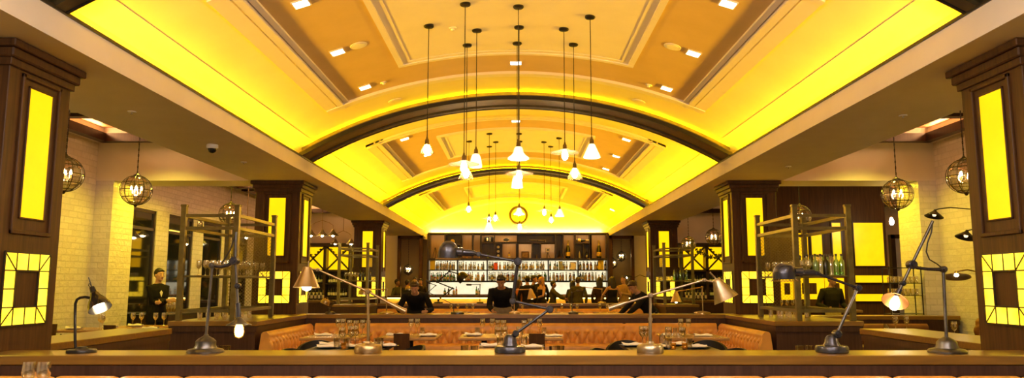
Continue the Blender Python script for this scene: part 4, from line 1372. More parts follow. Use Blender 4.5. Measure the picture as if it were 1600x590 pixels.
# the row of cubbies above
cub = [  # x0,x1,y0,y1 in photo units, lit?
    (672, 694, 366, 403, 1), (696, 719, 366, 380, 0), (696, 719, 382, 403, 0), (722, 737, 366, 403, 1), (739, 750, 366, 403, 1), (752.5, 772, 366.5, 377.5, 1), (773, 808, 366.5, 377.5, 1),
    (752.5, 772, 379.5, 403, 0), (774, 783.5, 379.5, 403, 0), (785, 806, 379.5, 403, 1), (809, 867, 366, 378, 0), (810.5, 830.5, 380, 403, 2), (832.5, 843.5, 380, 403, 0), (845.5, 867, 380, 403, 2),
    (869, 879, 366, 403, 0), (881, 897.5, 366, 403, 1), (900, 921, 366, 378.5, 1), (900, 910.5, 381, 403, 0), (912, 921, 381, 403, 0), (925, 947, 366, 403, 1)]
m = MB()
for x in sorted({c[0] for c in cub if c[2] < 370} | {c[1] for c in cub if c[2] < 370}):
    pass
def cubby_walls():
    m = MB()
    for (a, b, c, d, lit) in cub:
        x0, x1, z1, z0 = xcol(a, BY, 385), xcol(b, BY, 385), zrow(c), zrow(d)
        t = 0.022
        bbx(m, x0 - t, x0, BY, BY + 0.45, z0 - t, z1 + t)
        bbx(m, x1, x1 + t, BY, BY + 0.45, z0 - t, z1 + t)
        bbx(m, x0, x1, BY, BY + 0.45, z0 - t, z0)
        bbx(m, x0, x1, BY, BY + 0.45, z1, z1 + t)
        if lit:
            bbx(m, x0, x1, BY, BY + 0.015, z1 - 0.03, z1 + t)
    return m
cubby_walls().build('cubbies', DARKW, bb, smooth=0)
m = MB(); bbx(m, XL, XR, BY + 0.02, BY + 0.05, zrow(366), ztop - 0.05); m.build('fascia', DARKW, bb, smooth=0)
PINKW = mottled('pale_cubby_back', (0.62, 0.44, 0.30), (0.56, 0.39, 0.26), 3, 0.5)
STRIP = mat('cubby_led', (1, 1, 1), 0.5, emit=(1.0, 0.70, 0.34), estr=26.0)
for (a, b, c, d, lit) in cub:
    x0, x1, z1, z0 = xcol(a, BY, 385), xcol(b, BY, 385), zrow(c), zrow(d)
    m = MB(); bbx(m, x0, x1, BY + 0.36, BY + 0.40, z0, z1)
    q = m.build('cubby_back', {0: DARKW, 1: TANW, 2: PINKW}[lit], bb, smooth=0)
    if lit:
        m = MB(); bbx(m, x0 + 0.02, x1 - 0.02, BY + 0.03, BY + 0.05, z1 - 0.012, z1 - 0.002)
        m.build('led_strip', STRIP, q, smooth=0)

# ------------------------------------------------------------------ bottles
def bottle_prof(kind):
    if kind == 'spirit':
        return [(0, 0), (0.036, 0.0), (0.038, 0.01), (0.038, 0.17), (0.034, 0.195), (0.014, 0.225), (0.013, 0.275), (0.016, 0.277), (0.016, 0.30), (0, 0.302)]
    if kind == 'squat':
        return [(0, 0), (0.045, 0.0), (0.048, 0.012), (0.048, 0.115), (0.040, 0.145), (0.015, 0.165), (0.014, 0.20), (0.019, 0.203), (0.019, 0.235), (0, 0.237)]
    if kind == 'wine':
        return [(0, 0), (0.036, 0.0), (0.038, 0.01), (0.038, 0.19), (0.032, 0.22), (0.016, 0.245), (0.0145, 0.305), (0.0165, 0.308), (0.0165, 0.32), (0, 0.322)]
    if kind == 'tall':
        return [(0, 0), (0.030, 0.0), (0.031, 0.01), (0.031, 0.22), (0.027, 0.245), (0.012, 0.27), (0.011, 0.325), (0.014, 0.327), (0.014, 0.345), (0, 0.347)]
    if kind == 'champagne':
        return [(0, 0), (0.085, 0.0), (0.090, 0.02), (0.090, 0.30), (0.080, 0.38), (0.045, 0.50), (0.033, 0.56), (0.033, 0.66), (0.037, 0.665), (0.035, 0.70), (0, 0.705)]
def bglass(name, c):
    return mat(name, c, 0.08, spec=0.7, coat=0.3)
BC = {'pale': frosted('pale_bottle_glass', (0.75, 0.70, 0.42), 0.35), 'clear': glass_mat('clear_bottle', (1, 0.98, 0.9), 0.04, 0.55, (0.86, 0.84, 0.72)),
      'amber': frosted('amber_bottle_glass', (0.80, 0.28, 0.03), 0.12), 'green': frosted('green_bottle_glass', (0.12, 0.40, 0.05), 0.12), 'leaf': glass_mat('leaf_green_bottle', (0.8, 1.0, 0.7), 0.05, 0.55, (0.42, 0.66, 0.25)), 'dark': bglass('dark_bottle_glass', (0.012, 0.016, 0.008)),
      'red': bglass('red_bottle_glass', (0.55, 0.07, 0.02)), 'golden': frosted('golden_bottle_glass', (0.90, 0.60, 0.08), 0.2), 'white': bglass('white_bottle_glass', (0.75, 0.72, 0.62))}
LABELM = mat('paper_label', (0.72, 0.66, 0.48), 0.6)
LABELY = mat('yellow_label', (0.75, 0.50, 0.06), 0.5)
CAPM = mat('bottle_cap', (0.08, 0.06, 0.04), 0.4)
GOLDF = mat('gold_foil', (0.75, 0.52, 0.16), 0.3, 0.9)
_bm = {}
def bottle(kind, colr, loc, label, group, lab=LABELM, cap=CAPM, rot=None, name='bottle', labelled=True):
    key = (kind, colr, lab.name, cap.name, labelled)
    if key not in _bm:
        pr = bottle_prof(kind)
        n = 14
        a = MB().lathe(pr[:-3] + [(0, pr[-4][1] + 0.001)], n).mesh('bottle_body', BC[colr], 50)
        rmax = max(r for r, z in pr)
        zz = [z for r, z in pr if r >= rmax * 0.99]
        z0, z1 = min(zz), max(zz)
        b = MB().lathe([(rmax + 0.001, z0 + (z1 - z0) * 0.22), (rmax + 0.002, z0 + (z1 - z0) * 0.24), (rmax + 0.002, z0 + (z1 - z0) * 0.78), (rmax + 0.001, z0 + (z1 - z0) * 0.8)], n).mesh('bottle_label', lab, 50)
        rc = pr[-2][0]
        if kind == 'champagne':
            c = MB().lathe([(0.047, 0.50), (0.036, 0.56), (0.036, 0.66), (0.040, 0.668), (0.038, 0.703), (0, 0.708)], n).mesh('cap', cap, 50)
        else:
            c = MB().lathe([(rc + 0.001, pr[-3][1] - 0.02), (rc + 0.0015, pr[-3][1]), (rc + 0.001, pr[-2][1]), (0, pr[-1][1])], n).mesh('cap', cap, 50)
        _bm[key] = (a, b, c)
    a, b, c = _bm[key]
    o = bpy.data.objects.new(name, a); C.objects.link(o)
    o.location = loc
    if rot is not None:
        o.rotation_euler = rot
    tag(o, label, 'bottle', group)
    for nm, me in (('label', b), ('cap', c)):
        if nm == 'label' and not labelled:
            continue
        ch = bpy.data.objects.new(nm, me); C.objects.link(ch); ch.parent = o
    return o
BAYN = ['leftmost', 'second', 'third', 'fourth', 'fifth', 'rightmost']
rnd = random.Random(11)
palU = [['white', 'pale', 'golden', 'clear'], ['pale', 'clear', 'golden', 'white'], ['clear', 'golden', 'dark', 'clear'], ['clear', 'pale', 'golden', 'clear'], ['clear', 'white', 'green', 'clear'], ['golden', 'amber', 'pale', 'dark']]
palL = [['green', 'green', 'amber', 'pale'], ['amber', 'clear', 'golden', 'clear'], ['clear', 'amber', 'clear', 'dark'], ['clear', 'green', 'clear', 'pale'], ['golden', 'dark', 'pale', 'amber'], ['pale', 'golden', 'dark', 'amber']]
KINDS_B = ['spirit', 'squat', 'spirit', 'tall', 'wine']
for r, (z, pal) in enumerate(((zsA, palU), (zsB, palL))):
    for b in range(6):
        x = VX[b] + 0.075
        i = 0
        while x < VX[b + 1] - 0.07:
            colr = pal[b][rnd.randrange(4)]
            kind = rnd.choice(KINDS_B)
            lvl = ('upper', 'lower')[r]
            bottle(kind, colr, (x, BY + 0.20 + rnd.uniform(-0.06, 0.08), z), '%s glass bottle on the %s lit bar shelf, %s bay' % (colr, lvl, BAYN[b]), 'bottles on the %s bar shelf' % lvl,
                   rnd.choice([LABELM, LABELM, LABELY]))
            if rnd.random() < 0.75:
                c2 = pal[b][rnd.randrange(4)]
                bottle(rnd.choice(['tall', 'wine', 'spirit']), c2, (x + 0.055, BY + 0.40, z), '%s glass bottle on the %s lit bar shelf, %s bay' % (c2, lvl, BAYN[b]), 'bottles on the %s bar shelf' % lvl, rnd.choice([LABELM, LABELY]))
            x += rnd.uniform(0.105, 0.145) + (0.05 if r == 0 and rnd.random() < 0.2 else 0)
            i += 1
def carton(label, px0, px1, py0, py1, colr, Y=BY + 0.25, z=None, name='bottle_box'):
    p0, p1 = at(px0, py1, Y), at(px1, py0, Y)
    z = p0.z if z is None else z
    w, h = (p1.x - p0.x), p1.z - p0.z
    o = thing(name, label, 'box', ((p0.x + p1.x) / 2, Y, z), 0)
    MB().box(-w / 2, w / 2, -0.055, 0.055, 0, h * 0.86, 0.003).build('body', colr, o, smooth=0)
    MB().box(-w / 2 - .002, w / 2 + .002, -0.057, 0.057, h * 0.86, h, 0.003).build('lid', colr, o, smooth=0)
carton('bright orange-red gift box among bottles on the upper bar shelf, third bay', 771.5, 777.5, 410, 421, mat('orange_card', (0.80, 0.10, 0.02), 0.5), BY + 0.10, zsA)
carton('yellow box at the far left of the upper bar shelf', 672, 680, 406.5, 421, mat('yellow_card', (0.75, 0.58, 0.02), 0.5), BY + 0.10, zsA)
carton('yellow box near the right end of the upper bar shelf', 934.5, 943, 406.5, 421, mat('yellow_card_b', (0.80, 0.62, 0.02), 0.5), BY + 0.10, zsA)
carton('white box on the upper bar shelf, right part of the fifth bay', 891, 900, 409, 421, WHITE, BY + 0.10, zsA)
carton('pale blue-grey box on the upper bar shelf, middle of the fifth bay', 873, 879, 407.5, 421, mat('bluegrey_card', (0.36, 0.42, 0.52), 0.5), BY + 0.10, zsA)
# cubby displays
YC = BY + 0.17
def on_cub(px, py=403):
    p = at(px, py, YC)
    return Vector((p.x, YC, zrow(403)))
bottle('champagne', 'dark', on_cub(887.5), 'big dark champagne bottle with gold label in a tan cubby, left one', None, LABELY, GOLDF)
bottle('champagne', 'dark', on_cub(936), 'big dark champagne bottle with gold label in the last cubby on the right', None, LABELY, GOLDF)
bottle('wine', 'white', on_cub(905.5), 'white bottle standing in a dark cubby between the big champagne bottles', None)['label']
bottle('champagne', 'dark', Vector((at(900.5, 378, YC).x, YC, zrow(378.5) + 0.092)), 'big dark bottle lying on its side in an upper cubby at right', None, LABELY, GOLDF, (0, PI / 2, 0)).scale = (0.72, 0.72, 0.72)
bottle('squat', 'golden', on_cub(795.5), 'golden bottle alone in a lit tan cubby above the third bay', None)
bottle('squat', 'green', on_cub(762.5), 'small greenish bottle in a dark cubby above the third bay', None)
bottle('spirit', 'dark', on_cub(917), 'dark bottle in the dark cubby beside the white bottle', None)
def small(name, label, cat, px, build, z=None):
    p = on_cub(px)
    if z is not None:
        p.z = z
    o = thing(name, label, cat, p)
    build(o)
    return o
def b_pyr(o):
    MB().box(-0.10, 0.10, -0.06, 0.06, 0, 0.04, 0.004).build('base', WALNUT, o, smooth=0)
    MB().lathe([(0.085, 0.04), (0.03, 0.17), (0.012, 0.30), (0, 0.31)], 4).build('spire', BRASS, o, smooth=0)
small('ornament', 'small pointed brass ornament on a wood base in a narrow dark cubby', 'ornament', 874, b_pyr)
def b_tri(o):
    for a in (0.3, 2.4, 4.5):
        MB().tube([(0.10 * math.cos(a), 0.10 * math.sin(a), 0), (0, 0, 0.24)], 0.008, 6).build('leg', BLACKM, o)
    MB().box(-0.085, 0.085, -0.05, 0.05, 0.24, 0.40, 0.006).build('head', BRASS, o, smooth=0)
    MB().tube([(0, -0.05, 0.32), (0, -0.09, 0.32)], 0.035, 14).build('lens', BLACKM, o)
small('tripod_camera', 'old box camera on a tripod in a pale lit cubby above the fourth bay', 'ornament', 856, b_tri)
def b_frame(o):
    m = MB()
    for (a, b, c, d) in ((-.15, -.115, 0, .27), (.115, .15, 0, .27), (-.115, .115, 0, .035), (-.115, .115, .235, .27)):
        m.box(a, b, -.015, .015, c, d, .004)
    m.build('frame', WALNUT, o, smooth=0)
    MB().box(-.12, .12, .0, .012, .03, .24).build('picture', mottled('old_print', (.30, .17, .07), (.16, .08, .03), 12, .6), o, smooth=0)
small('picture_frame', 'small brown framed picture standing in a pale lit cubby', 'picture', 820.5, b_frame)
def b_candle(o):
    MB().lathe([(0, 0), (.022, 0), (.022, .22), (0, .225)], 12).build('candle', LINEN, o)
    MB().cyl((0, 0, .22), (0, 0, .245), .003, 6).build('wick', BLACK, o)
small('candle', 'pale candle beside the small framed picture', 'candle', 828, b_candle)
def b_cup(o):
    MB().lathe(shell([(.001, .0), (.03, 0.005), (.035, .06), (.045, .14), (.047, .15)], .005), 16, None, True).build('bowl', BRASS, o)
    MB().lathe([(0, -.0), (.035, -.0), (.035, .008), (0, .01)], 16).build('foot', BRASS, o)
small('cup', 'small metal cup in a narrow dark cubby above the fourth bay', 'cup', 838.5, b_cup)
def b_rounds(o):
    MB().box(-.06, .06, -.01, .02, 0, .55, .004).build('board', BLACKM, o, smooth=0)
    for i in range(3):
        MB().lathe([(0, 0), (.055, 0), (.05, .02), (0, .025)], 18, Matrix.Translation((0, -.01, .10 + .17 * i)) @ Matrix.Rotation(PI / 2, 4, 'X')).build('dial', LABELM, o)
small('gauge_panel', 'dark upright panel with three pale round dials in a narrow cubby', 'ornament', 778.5, b_rounds)
def b_oval(o):
    MB().sphere((0, 0, 0.085), 0.10, 18, 12, (1.25, .35, .85)).build('body', BLACKM, o)
    MB().tube([(0.09 * math.cos(a) * 1.25, -.03, .085 + .07 * math.sin(a)) for a in [2 * PI * j / 24 for j in range(24)]], .006, 6, closed=True).build('rim', BRASS, o)
small('oval_plaque', 'dark oval ornament in a pale upper cubby above the third bay', 'ornament', 791, b_oval, zrow(377.5))
def b_radio(o):
    MB().box(-.17, .17, -.06, .06, 0, .21, .03, None, 3).build('case', BLACKM, o, smooth=40)
    MB().box(-.08, -.02, -.068, -.05, .05, .16).build('dial', LABELM, o, smooth=0)
    MB().box(.04, .06, -.068, -.05, .03, .18).build('grille', LABELM, o, smooth=0)
small('radio', 'black box shaped like an old radio in an upper cubby', 'ornament', 763.5, b_radio, zrow(377.5))
def b_rod(o):
    MB().tube([(-.32, 0, .10), (.22, 0, .08)], [.022, .012], 10).build('tube', NICKEL, o)
    MB().tube([(.22, 0, .08), (.32, 0, .10), (.32, 0, .0)], .010, 8).build('handle', NICKEL, o)
    MB().box(-.02, .02, -.02, .02, 0, .09).build('stand', BLACKM, o, smooth=0)
small('telescope', 'thin pale metal spyglass lying in a wide dark upper cubby', 'ornament', 840, b_rod, zrow(378))
def b_cone(o):
    MB().lathe([(0, 0), (.05, 0), (.045, .05), (.03, .06), (.012, .22), (0, .23)], 14).build('body', COPPER, o)
    MB().lathe([(.05, 0), (.054, .006), (.05, .014)], 14).build('foot', BRASS, o)
small('ornament', 'slim copper cone ornament in a tan cubby left of the middle', 'ornament', 730, b_cone)
def b_disc(o):
    MB().lathe([(0, 0), (.085, 0), (.085, .03), (0, .03)], 24, Matrix.Translation((0, 0, .09)) @ Matrix.Rotation(PI / 2, 4, 'X')).build('disc', LABELY, o)
    MB().box(-.05, .05, -.04, .02, 0, .03).build('stand', BLACKM, o, smooth=0)
small('round_plaque', 'small round yellow disc in a dark cubby behind the dome lamp', 'ornament', 707, b_disc, zrow(380))
def b_easel(o):
    for s_ in (-1, 1):
        MB().tube([(s_ * .11, -.04, 0), (s_ * .01, 0, .42)], .011, 6).build('leg', DARKW, o)
    MB().tube([(0, .10, 0), (0, 0, .40)], .011, 6).build('leg', DARKW, o)
small('easel', 'small dark easel in the leftmost tan cubby', 'ornament', 680, b_easel)

# bar counter in front
bc = thing('bar_counter', 'long bar counter with glowing golden front, guests standing along it', 'bar', (0, 26.9, 0))
MB().box(-4.6, 4.4, -0.32, 0.36, 1.03, 1.10, 0.01).build('counter_top', WALNUT, bc, smooth=0)
GOLDP = mottled('golden_bar_front', (0.75, 0.45, 0.08), (0.60, 0.33, 0.05), 3, 0.35, 0.3)
MB().box(-4.55, 4.35, -0.16, 0.30, 0.15, 1.03).build('front', GOLDP, bc, smooth=0)
MB().box(-4.55, 4.35, -0.10, 0.28, 0.0, 0.16).build('plinth', DARKW, bc, smooth=0)
m = MB(); m.box(-4.5, 4.3, -0.27, -0.24, 1.012, 1.028); m.build('led_strip', mat('bar_led', (1, 1, 1), .5, emit=(1, .66, .18), estr=14), bc, smooth=0)
for (px, kind, c) in ((666, 'tall', 'pale'), (695, 'squat', 'green'), (701, 'spirit', 'dark'), (709, 'squat', 'golden'), (713, 'spirit', 'amber'), (744.5, 'spirit', 'green'), (747.5, 'squat', 'pale'), (907, 'squat', 'dark')):
    p = at(px, 459, BY - 0.08)
    bottle(kind, c, (p.x, BY - 0.08, zcnt), '%s %s bottle standing on the counter before the white lit splash' % (c, {'tall': 'thin', 'squat': 'short', 'spirit': 'upright'}[kind]), 'bottles on the back counter')

# ================================================================== GLASSWARE AND TABLE SETTINGS
def gl_mesh(kind):
    if kind == 'wine':
        pr = shell([(0.036, 0.0), (0.034, 0.003), (0.006, 0.010), (0.0045, 0.03), (0.0045, 0.095), (0.02, 0.11), (0.038, 0.135), (0.042, 0.165), (0.036, 0.225)], 0.0016)
    elif kind == 'flute':
        pr = shell([(0.033, 0.0), (0.031, 0.003), (0.005, 0.010), (0.0045, 0.09), (0.016, 0.105), (0.028, 0.14), (0.030, 0.19), (0.027, 0.25)], 0.0016)
    elif kind == 'tumbler':
        pr = shell([(0.001, 0.0), (0.030, 0.0), (0.032, 0.006), (0.036, 0.06), (0.038, 0.118)], 0.0022)
    elif kind == 'votive':
        pr = shell([(0.001, 0.0), (0.026, 0.0), (0.030, 0.006), (0.033, 0.05), (0.034, 0.07)], 0.003)
    return MB().lathe(pr, 16, None, True).mesh(kind + '_glass', {'votive': AMBERG}.get(kind, GLASS), 50)
GM = {k: gl_mesh(k) for k in ('wine', 'flute', 'tumbler', 'votive')}
GNAME = {'wine': 'wine_glass', 'flute': 'champagne_glass', 'tumbler': 'tumbler_glass', 'votive': 'votive_glass'}
GTXT = {'wine': 'empty stemmed wine glass', 'flute': 'tall slim stemmed glass', 'tumbler': 'water tumbler', 'votive': 'small amber candle glass'}
def drink(kind, loc, where, group, scale=1.0):
    o = bpy.data.objects.new(GNAME[kind], GM[kind])
    C.objects.link(o)
    o.location = loc
    o.rotation_euler.z = rnd.uniform(0, 6)
    if scale != 1.0:
        o.scale = (scale,) * 3
    return tag(o, '%s %s' % (GTXT[kind], where), 'glass', group)

def napkin_mesh(seed):
    r = random.Random(seed)
    rows = []
    n, k = 14, 9
    for sgn in (1, -1):
        for i in (range(k) if sgn > 0 else range(k - 1, -1, -1)):
            row = []
            v = i / (k - 1)
            for j in range(n):
                u = j / (n - 1)
                h = 0.010 + 0.030 * math.sin(PI * v) ** 0.6 * (0.75 + 0.25 * math.sin(u * 9 + seed)) if sgn > 0 else 0.001
                row.append(Vector(((u - .5) * 0.24 + 0.008 * math.sin(v * 7 + seed), (v - .5) * 0.10 + 0.010 * math.sin(u * 5 + seed) - 0.02 * (u - .5) ** 2, h + r.uniform(-.002, .002) * (sgn > 0))))
            rows.append(row)
    return MB().grid(rows).mesh('napkin', LINEN, 70)
NAP = [napkin_mesh(i) for i in range(4)]
PLATE = MB().lathe([(0, 0.0), (0.075, 0.0), (0.085, 0.004), (0.135, 0.016), (0.137, 0.019), (0.085, 0.010), (0, 0.008)], 28).mesh('plate', WHITE, 50)
DPLATE = MB().lathe([(0, 0.0), (0.085, 0.0), (0.10, 0.004), (0.155, 0.014), (0.157, 0.018), (0.10, 0.010), (0, 0.008)], 28).mesh('plate', BLACK, 50)
def napkin(loc, rz, label, plate=None, plabel=None, group='folded napkins'):
    z = 0.0
    if plate is not None:
        o = bpy.data.objects.new('plate', plate); C.objects.link(o); o.location = loc
        tag(o, plabel, 'plate', 'plates on the tables')
        z = 0.011
    o = bpy.data.objects.new('napkin', NAP[rnd.randrange(4)]); C.objects.link(o)
    o.location = (loc[0], loc[1], loc[2] + z); o.rotation_euler.z = rz
    return tag(o, label, 'napkin', group)

TZ = 0.75
def table(label, cx, cy, w, d, m=TABLEW, group=None, z=TZ):
    o = thing('dining_table', label, 'table', (cx, cy, 0), 0, group)
    MB().box(-w / 2, w / 2, -d / 2, d / 2, z - 0.035, z, 0.005).build('tabletop', m, o, smooth=0)
    MB().cyl((0, 0, 0.02), (0, 0, z - 0.03), 0.04, 16).build('pedestal', BLACKM, o)
    MB().lathe([(0, 0), (0.24, 0), (0.24, 0.012), (0.05, 0.03), (0, 0.03)], 24).build('base', BLACKM, o)
    MB().box(-0.18, 0.18, -0.18, 0.18, z - 0.05, z - 0.035).build('bracket', BLACKM, o, smooth=0)
    return o

def chair(label, x, y, rz, group=None):
    """wood dining chair with a flat curved back; faces -y locally"""
    o = thing('dining_chair', label, 'chair', (x, y, 0), rz, group)
    MB().box(-0.21, 0.21, -0.21, 0.20, 0.43, 0.47, 0.015, None, 2).build('seat', DARKW, o)
    rows = []
    for (off) in (0.0, 0.022):
        pass
    m = MB()
    n = 10
    def P(u, v, t):
        a = (u - .5) * 0.9
        return Vector((0.44 * math.sin(a) * 0.52 / 0.5 * 0.5, 0.215 - 0.30 * (math.cos(a * 0.9) - 1) * -0.35 + t + 0.05 * v, 0.62 + 0.235 * v))
    F = [[P(i / n, j / 4, 0) for i in range(n + 1)] for j in range(5)]
    B = [[P(i / n, j / 4, 0.022) for i in range(n + 1)] for j in range(5)]
    m.grid(F); m.grid(B)
    for A, Bq in ((F[0], B[0]), (F[-1], B[-1])):
        m.grid([A, Bq])
    m.grid([[r[0] for r in F], [r[0] for r in B]]); m.grid([[r[-1] for r in F], [r[-1] for r in B]])
    m.build('backrest', WALNUT, o, smooth=60)
    for sx in (-1, 1):
        MB().tube([(sx * 0.185, -0.18, 0.44), (sx * 0.195, -0.20, 0.0)], [0.02, 0.015], 8).build('leg', DARKW, o)
        MB().tube([(sx * 0.17, 0.25, 0.70), (sx * 0.18, 0.19, 0.44), (sx * 0.19, 0.23, 0.0)], [0.016, 0.022, 0.015], 8).build('leg', DARKW, o)
    return o

def tub_chair(label, x, y, rz, group=None):
    """black tub armchair; back towards +y locally"""
    o = thing('tub_chair', label, 'chair', (x, y, 0), rz, group)
    MB().lathe([(0, 0.38), (0.22, 0.38), (0.24, 0.40), (0.24, 0.44), (0.21, 0.46), (0, 0.465)], 24).build('seat', BLACK, o)
    F, B = [], []
    n = 24
    for i in range(n + 1):
        a = -0.30 + (PI + 0.60) * i / n
        t = math.sin(max(0.0, min(1.0, (i / n))) * PI)
        h = 0.58 + 0.17 * t ** 1.3
        for lst, r in ((F, 0.265), (B, 0.295)):
            lst.append([Vector((r * math.cos(a), r * math.sin(a) * 0.98 + 0.0, z)) for z in (0.36, 0.36 + (h - 0.36) * 0.5, h)])
    m = MB()
    m.grid(F); m.grid(B)
    m.grid([[r[-1] for r in F], [r[-1] for r in B]]); m.grid([[r[0] for r in F], [r[0] for r in B]])
    m.grid([F[0], B[0]]); m.grid([F[-1], B[-1]])
    m.build('backrest', BLACK, o, smooth=60)
    for sx in (-1, 1):
        for sy in (-1, 1):
            MB().tube([(sx * 0.16, sy * 0.16, 0.39), (sx * 0.20, sy * 0.20, 0.0)], [0.018, 0.012], 8).build('leg', DARKW, o)
    return o

# --- back row of small tables along the middle banquette
YB = 10.85
BACKT = [(529, 88, 'far left of the middle booth'), (643, 88, 'second from left along the middle banquette'), (757, 74, 'third from left along the middle banquette'), (840, 72, 'fourth from left along the middle banquette'), (1078, 90, 'far right of the middle booth')]
px2m = 1190.0
for (px, wpx, where) in BACKT:
    table('small light wood table, ' + where, (px - 806) / px2m * YB, YB, wpx / px2m * YB, 0.95)
def on_table(px, Y, z=TZ):
    d = Y * CP + (z - HC) * SP
    return Vector(((px - CX) * d / F_PX, Y, z))
W2 = {529: 'on the far left booth table', 643: 'on the second booth table', 757: 'on the third booth table', 840: 'on the fourth booth table', 1078: 'on the far right booth table'}
for tbl, items in {529: [(528, 11.1, 'wine'), (536, 11.1, 'wine'), (546, 10.75, 'wine'), (556, 10.6, 'wine'), (566, 10.8, 'wine')],
                   643: [(642, 11.15, 'wine'), (652, 11.15, 'wine'), (660, 10.8, 'tumbler')],
                   757: [(754, 11.15, 'wine'), (769, 11.15, 'wine'), (746, 10.8, 'tumbler'), (778, 10.75, 'wine'), (787, 10.7, 'wine')],
                   840: [(828, 11.15, 'wine'), (843, 11.15, 'wine'), (850, 10.8, 'tumbler'), (819, 10.7, 'wine')],
                   1078: [(1064, 11.1, 'wine'), (1076, 11.1, 'wine'), (1055, 10.75, 'tumbler'), (1068, 10.7, 'tumbler')]}.items():
    for (px, Y, k_) in items:
        drink(k_, on_table(px, Y), W2[tbl], 'glasses ' + W2[tbl])
for (px, Y, rz, tbl) in ((505, 10.9, .15, 529), (617, 10.9, -.1, 643), (669, 10.7, .2, 643), (739, 10.8, -.15, 757), (866, 10.7, .1, 840), (1047, 10.85, .1, 1078), (1098, 10.75, -.05, 1078)):
    napkin(on_table(px, Y), rz, 'folded white napkin %s, %s side' % (W2[tbl], 'left' if px < tbl else 'right'), PLATE if px in (669, 739) else None, 'white plate under a napkin ' + W2[tbl])

# --- middle row of tables
YN = 8.85
table('black table set with napkins, left, just behind the brass cone lamp', (550 - 806) / px2m * YN, YN, 0.86, 0.86, BLACK)
table('light wood table in the middle, directly behind the dark dome lamp', (799 - 806) / px2m * 8.65, 8.65, 0.74, 0.86)
table('black table set with napkins, right, just behind the pale balanced-arm lamp', (1042 - 806) / px2m * YN, YN, 1.0, 0.86, BLACK)
for (px, Y, rz, w, pl) in ((515, 9.05, .1, 'left black table, far left corner', 1), (513, 8.7, .2, 'left black table, near left corner', 1), (560, 8.75, -.1, 'left black table, near middle', 1), (583, 9.1, .1, 'left black table, far right corner', 1), (602, 8.85, 0, 'left black table, right edge', 1),
                           (766, 8.85, .2, 'middle wood table, left side', 2), (832, 8.7, -.2, 'middle wood table, right side', 2),
                           (988, 8.95, .05, 'right black table, left edge', 1), (1030, 8.7, .15, 'right black table, near middle', 1), (1056, 9.1, -.1, 'right black table, far side', 1), (1088, 8.7, 0, 'right black table, right corner', 1)):
    napkin(on_table(px, Y), rz, 'folded white napkin on the ' + w, DPLATE if pl == 1 else PLATE, ('black' if pl == 1 else 'white') + ' plate under the napkin on the ' + w)
for (px, Y, k_, w) in ((526, 8.62, 'tumbler', 'left black table'), (534, 8.85, 'wine', 'left black table'), (541, 8.62, 'tumbler', 'left black table'), (548, 9.1, 'wine', 'left black table'), (555, 9.15, 'wine', 'left black table'), (570, 8.6, 'votive', 'left black table'), (537, 8.55, 'votive', 'left black table'), (589, 8.62, 'tumbler', 'left black table'), (594, 8.7, 'tumbler', 'left black table'),
                       (778, 8.95, 'wine', 'middle wood table'), (788, 9.0, 'wine', 'middle wood table'), (812, 9.0, 'wine', 'middle wood table'), (819, 8.9, 'tumbler', 'middle wood table'), (781, 8.7, 'tumbler', 'middle wood table'),
                       (1004, 9.1, 'wine', 'right black table'), (1010, 9.1, 'wine', 'right black table'), (1035, 9.15, 'tumbler', 'right black table'), (1045, 8.95, 'wine', 'right black table'), (1052, 8.55, 'votive', 'right black table'), (1066, 8.9, 'wine', 'right black table'), (1070, 8.55, 'votive', 'right black table'), (1077, 8.6, 'tumbler', 'right black table'), (1045, 8.6, 'tumbler', 'right black table')):
    drink(k_, on_table(px, Y), 'on the ' + w, 'glasses on the ' + w)
chair('dark wood chair with its back to the camera at the second booth table', on_table(632, 9.9).x, 9.9, PI, None)
chair('dark wood chair with its back to the camera, right of the dark dome lamp', on_table(838, 9.9).x, 9.9, PI, None)
tub_chair('black tub chair at the left edge of the left black table', on_table(478, 8.55).x, 8.55, R(60))
tub_chair('black tub chair between the left black table and the second booth table', on_table(626, 9.05).x, 9.05, R(-60))
tub_chair('black tub chair behind the left black table, by the orange end wing', on_table(500, 9.75).x, 9.75, R(20))
tub_chair('black tub chair at the left edge of the right black table', on_table(962, 8.6).x, 8.6, R(55))
tub_chair('black tub chair behind the left part of the right black table', on_table(982, 9.75).x, 9.75, R(0))
tub_chair('black tub chair behind the right part of the right black table', on_table(1100, 9.75).x, 9.75, R(-25))
tub_chair('black tub chair at the right edge of the right black table', on_table(1128, 8.6).x, 8.6, R(-60))
# --- tables just behind the nearest partition: only their tumblers rise above the ledge
for (pxs, w) in (((345, 353), 'beside the tall steel lamp at left'), ((726, 741), 'left of the dark dome lamp'), ((876, 869), 'right of the dark dome lamp'), ((1250, 1265), 'left of the right dark dome lamp')):
    YT = 7.55
    c = on_table(sum(pxs) / 2, YT)
    table('low wood table just behind the nearest ledge, ' + w, c.x, YT, 0.62, 0.6, TABLEW)
    for px in pxs:
        drink('tumbler', on_table(px, YT), 'above nearest ledge, ' + w, 'tumblers ' + w)
# --- a table in front of the nearest banquette with two glasses
table('wood table in the nearest booth under two glasses, bottom left', on_table(55, 4.85).x, 4.85, 0.7, 0.7)
for px in (42, 65):
    drink('wine', on_table(px, 4.87), 'at the bottom left corner of the photo', 'glasses at bottom left')
# --- tables before the far banquette
for (px, w) in ((650, 'leftmost'), (722, 'second'), (800, 'middle'), (885, 'fourth'), (955, 'rightmost')):
    table('small table before the far banquette near the bar, %s of five' % w, on_table(px, 20.2).x, 20.2, 0.9, 0.75)
    for dx in (-0.28, -0.12, 0.12, 0.28):
        drink(rnd.choice(['wine', 'wine', 'tumbler']), (on_table(px, 20.2).x + dx, 20.2 + rnd.uniform(-.2, .2), TZ), 'on the %s table before the bar' % w, 'glasses on the tables before the bar')

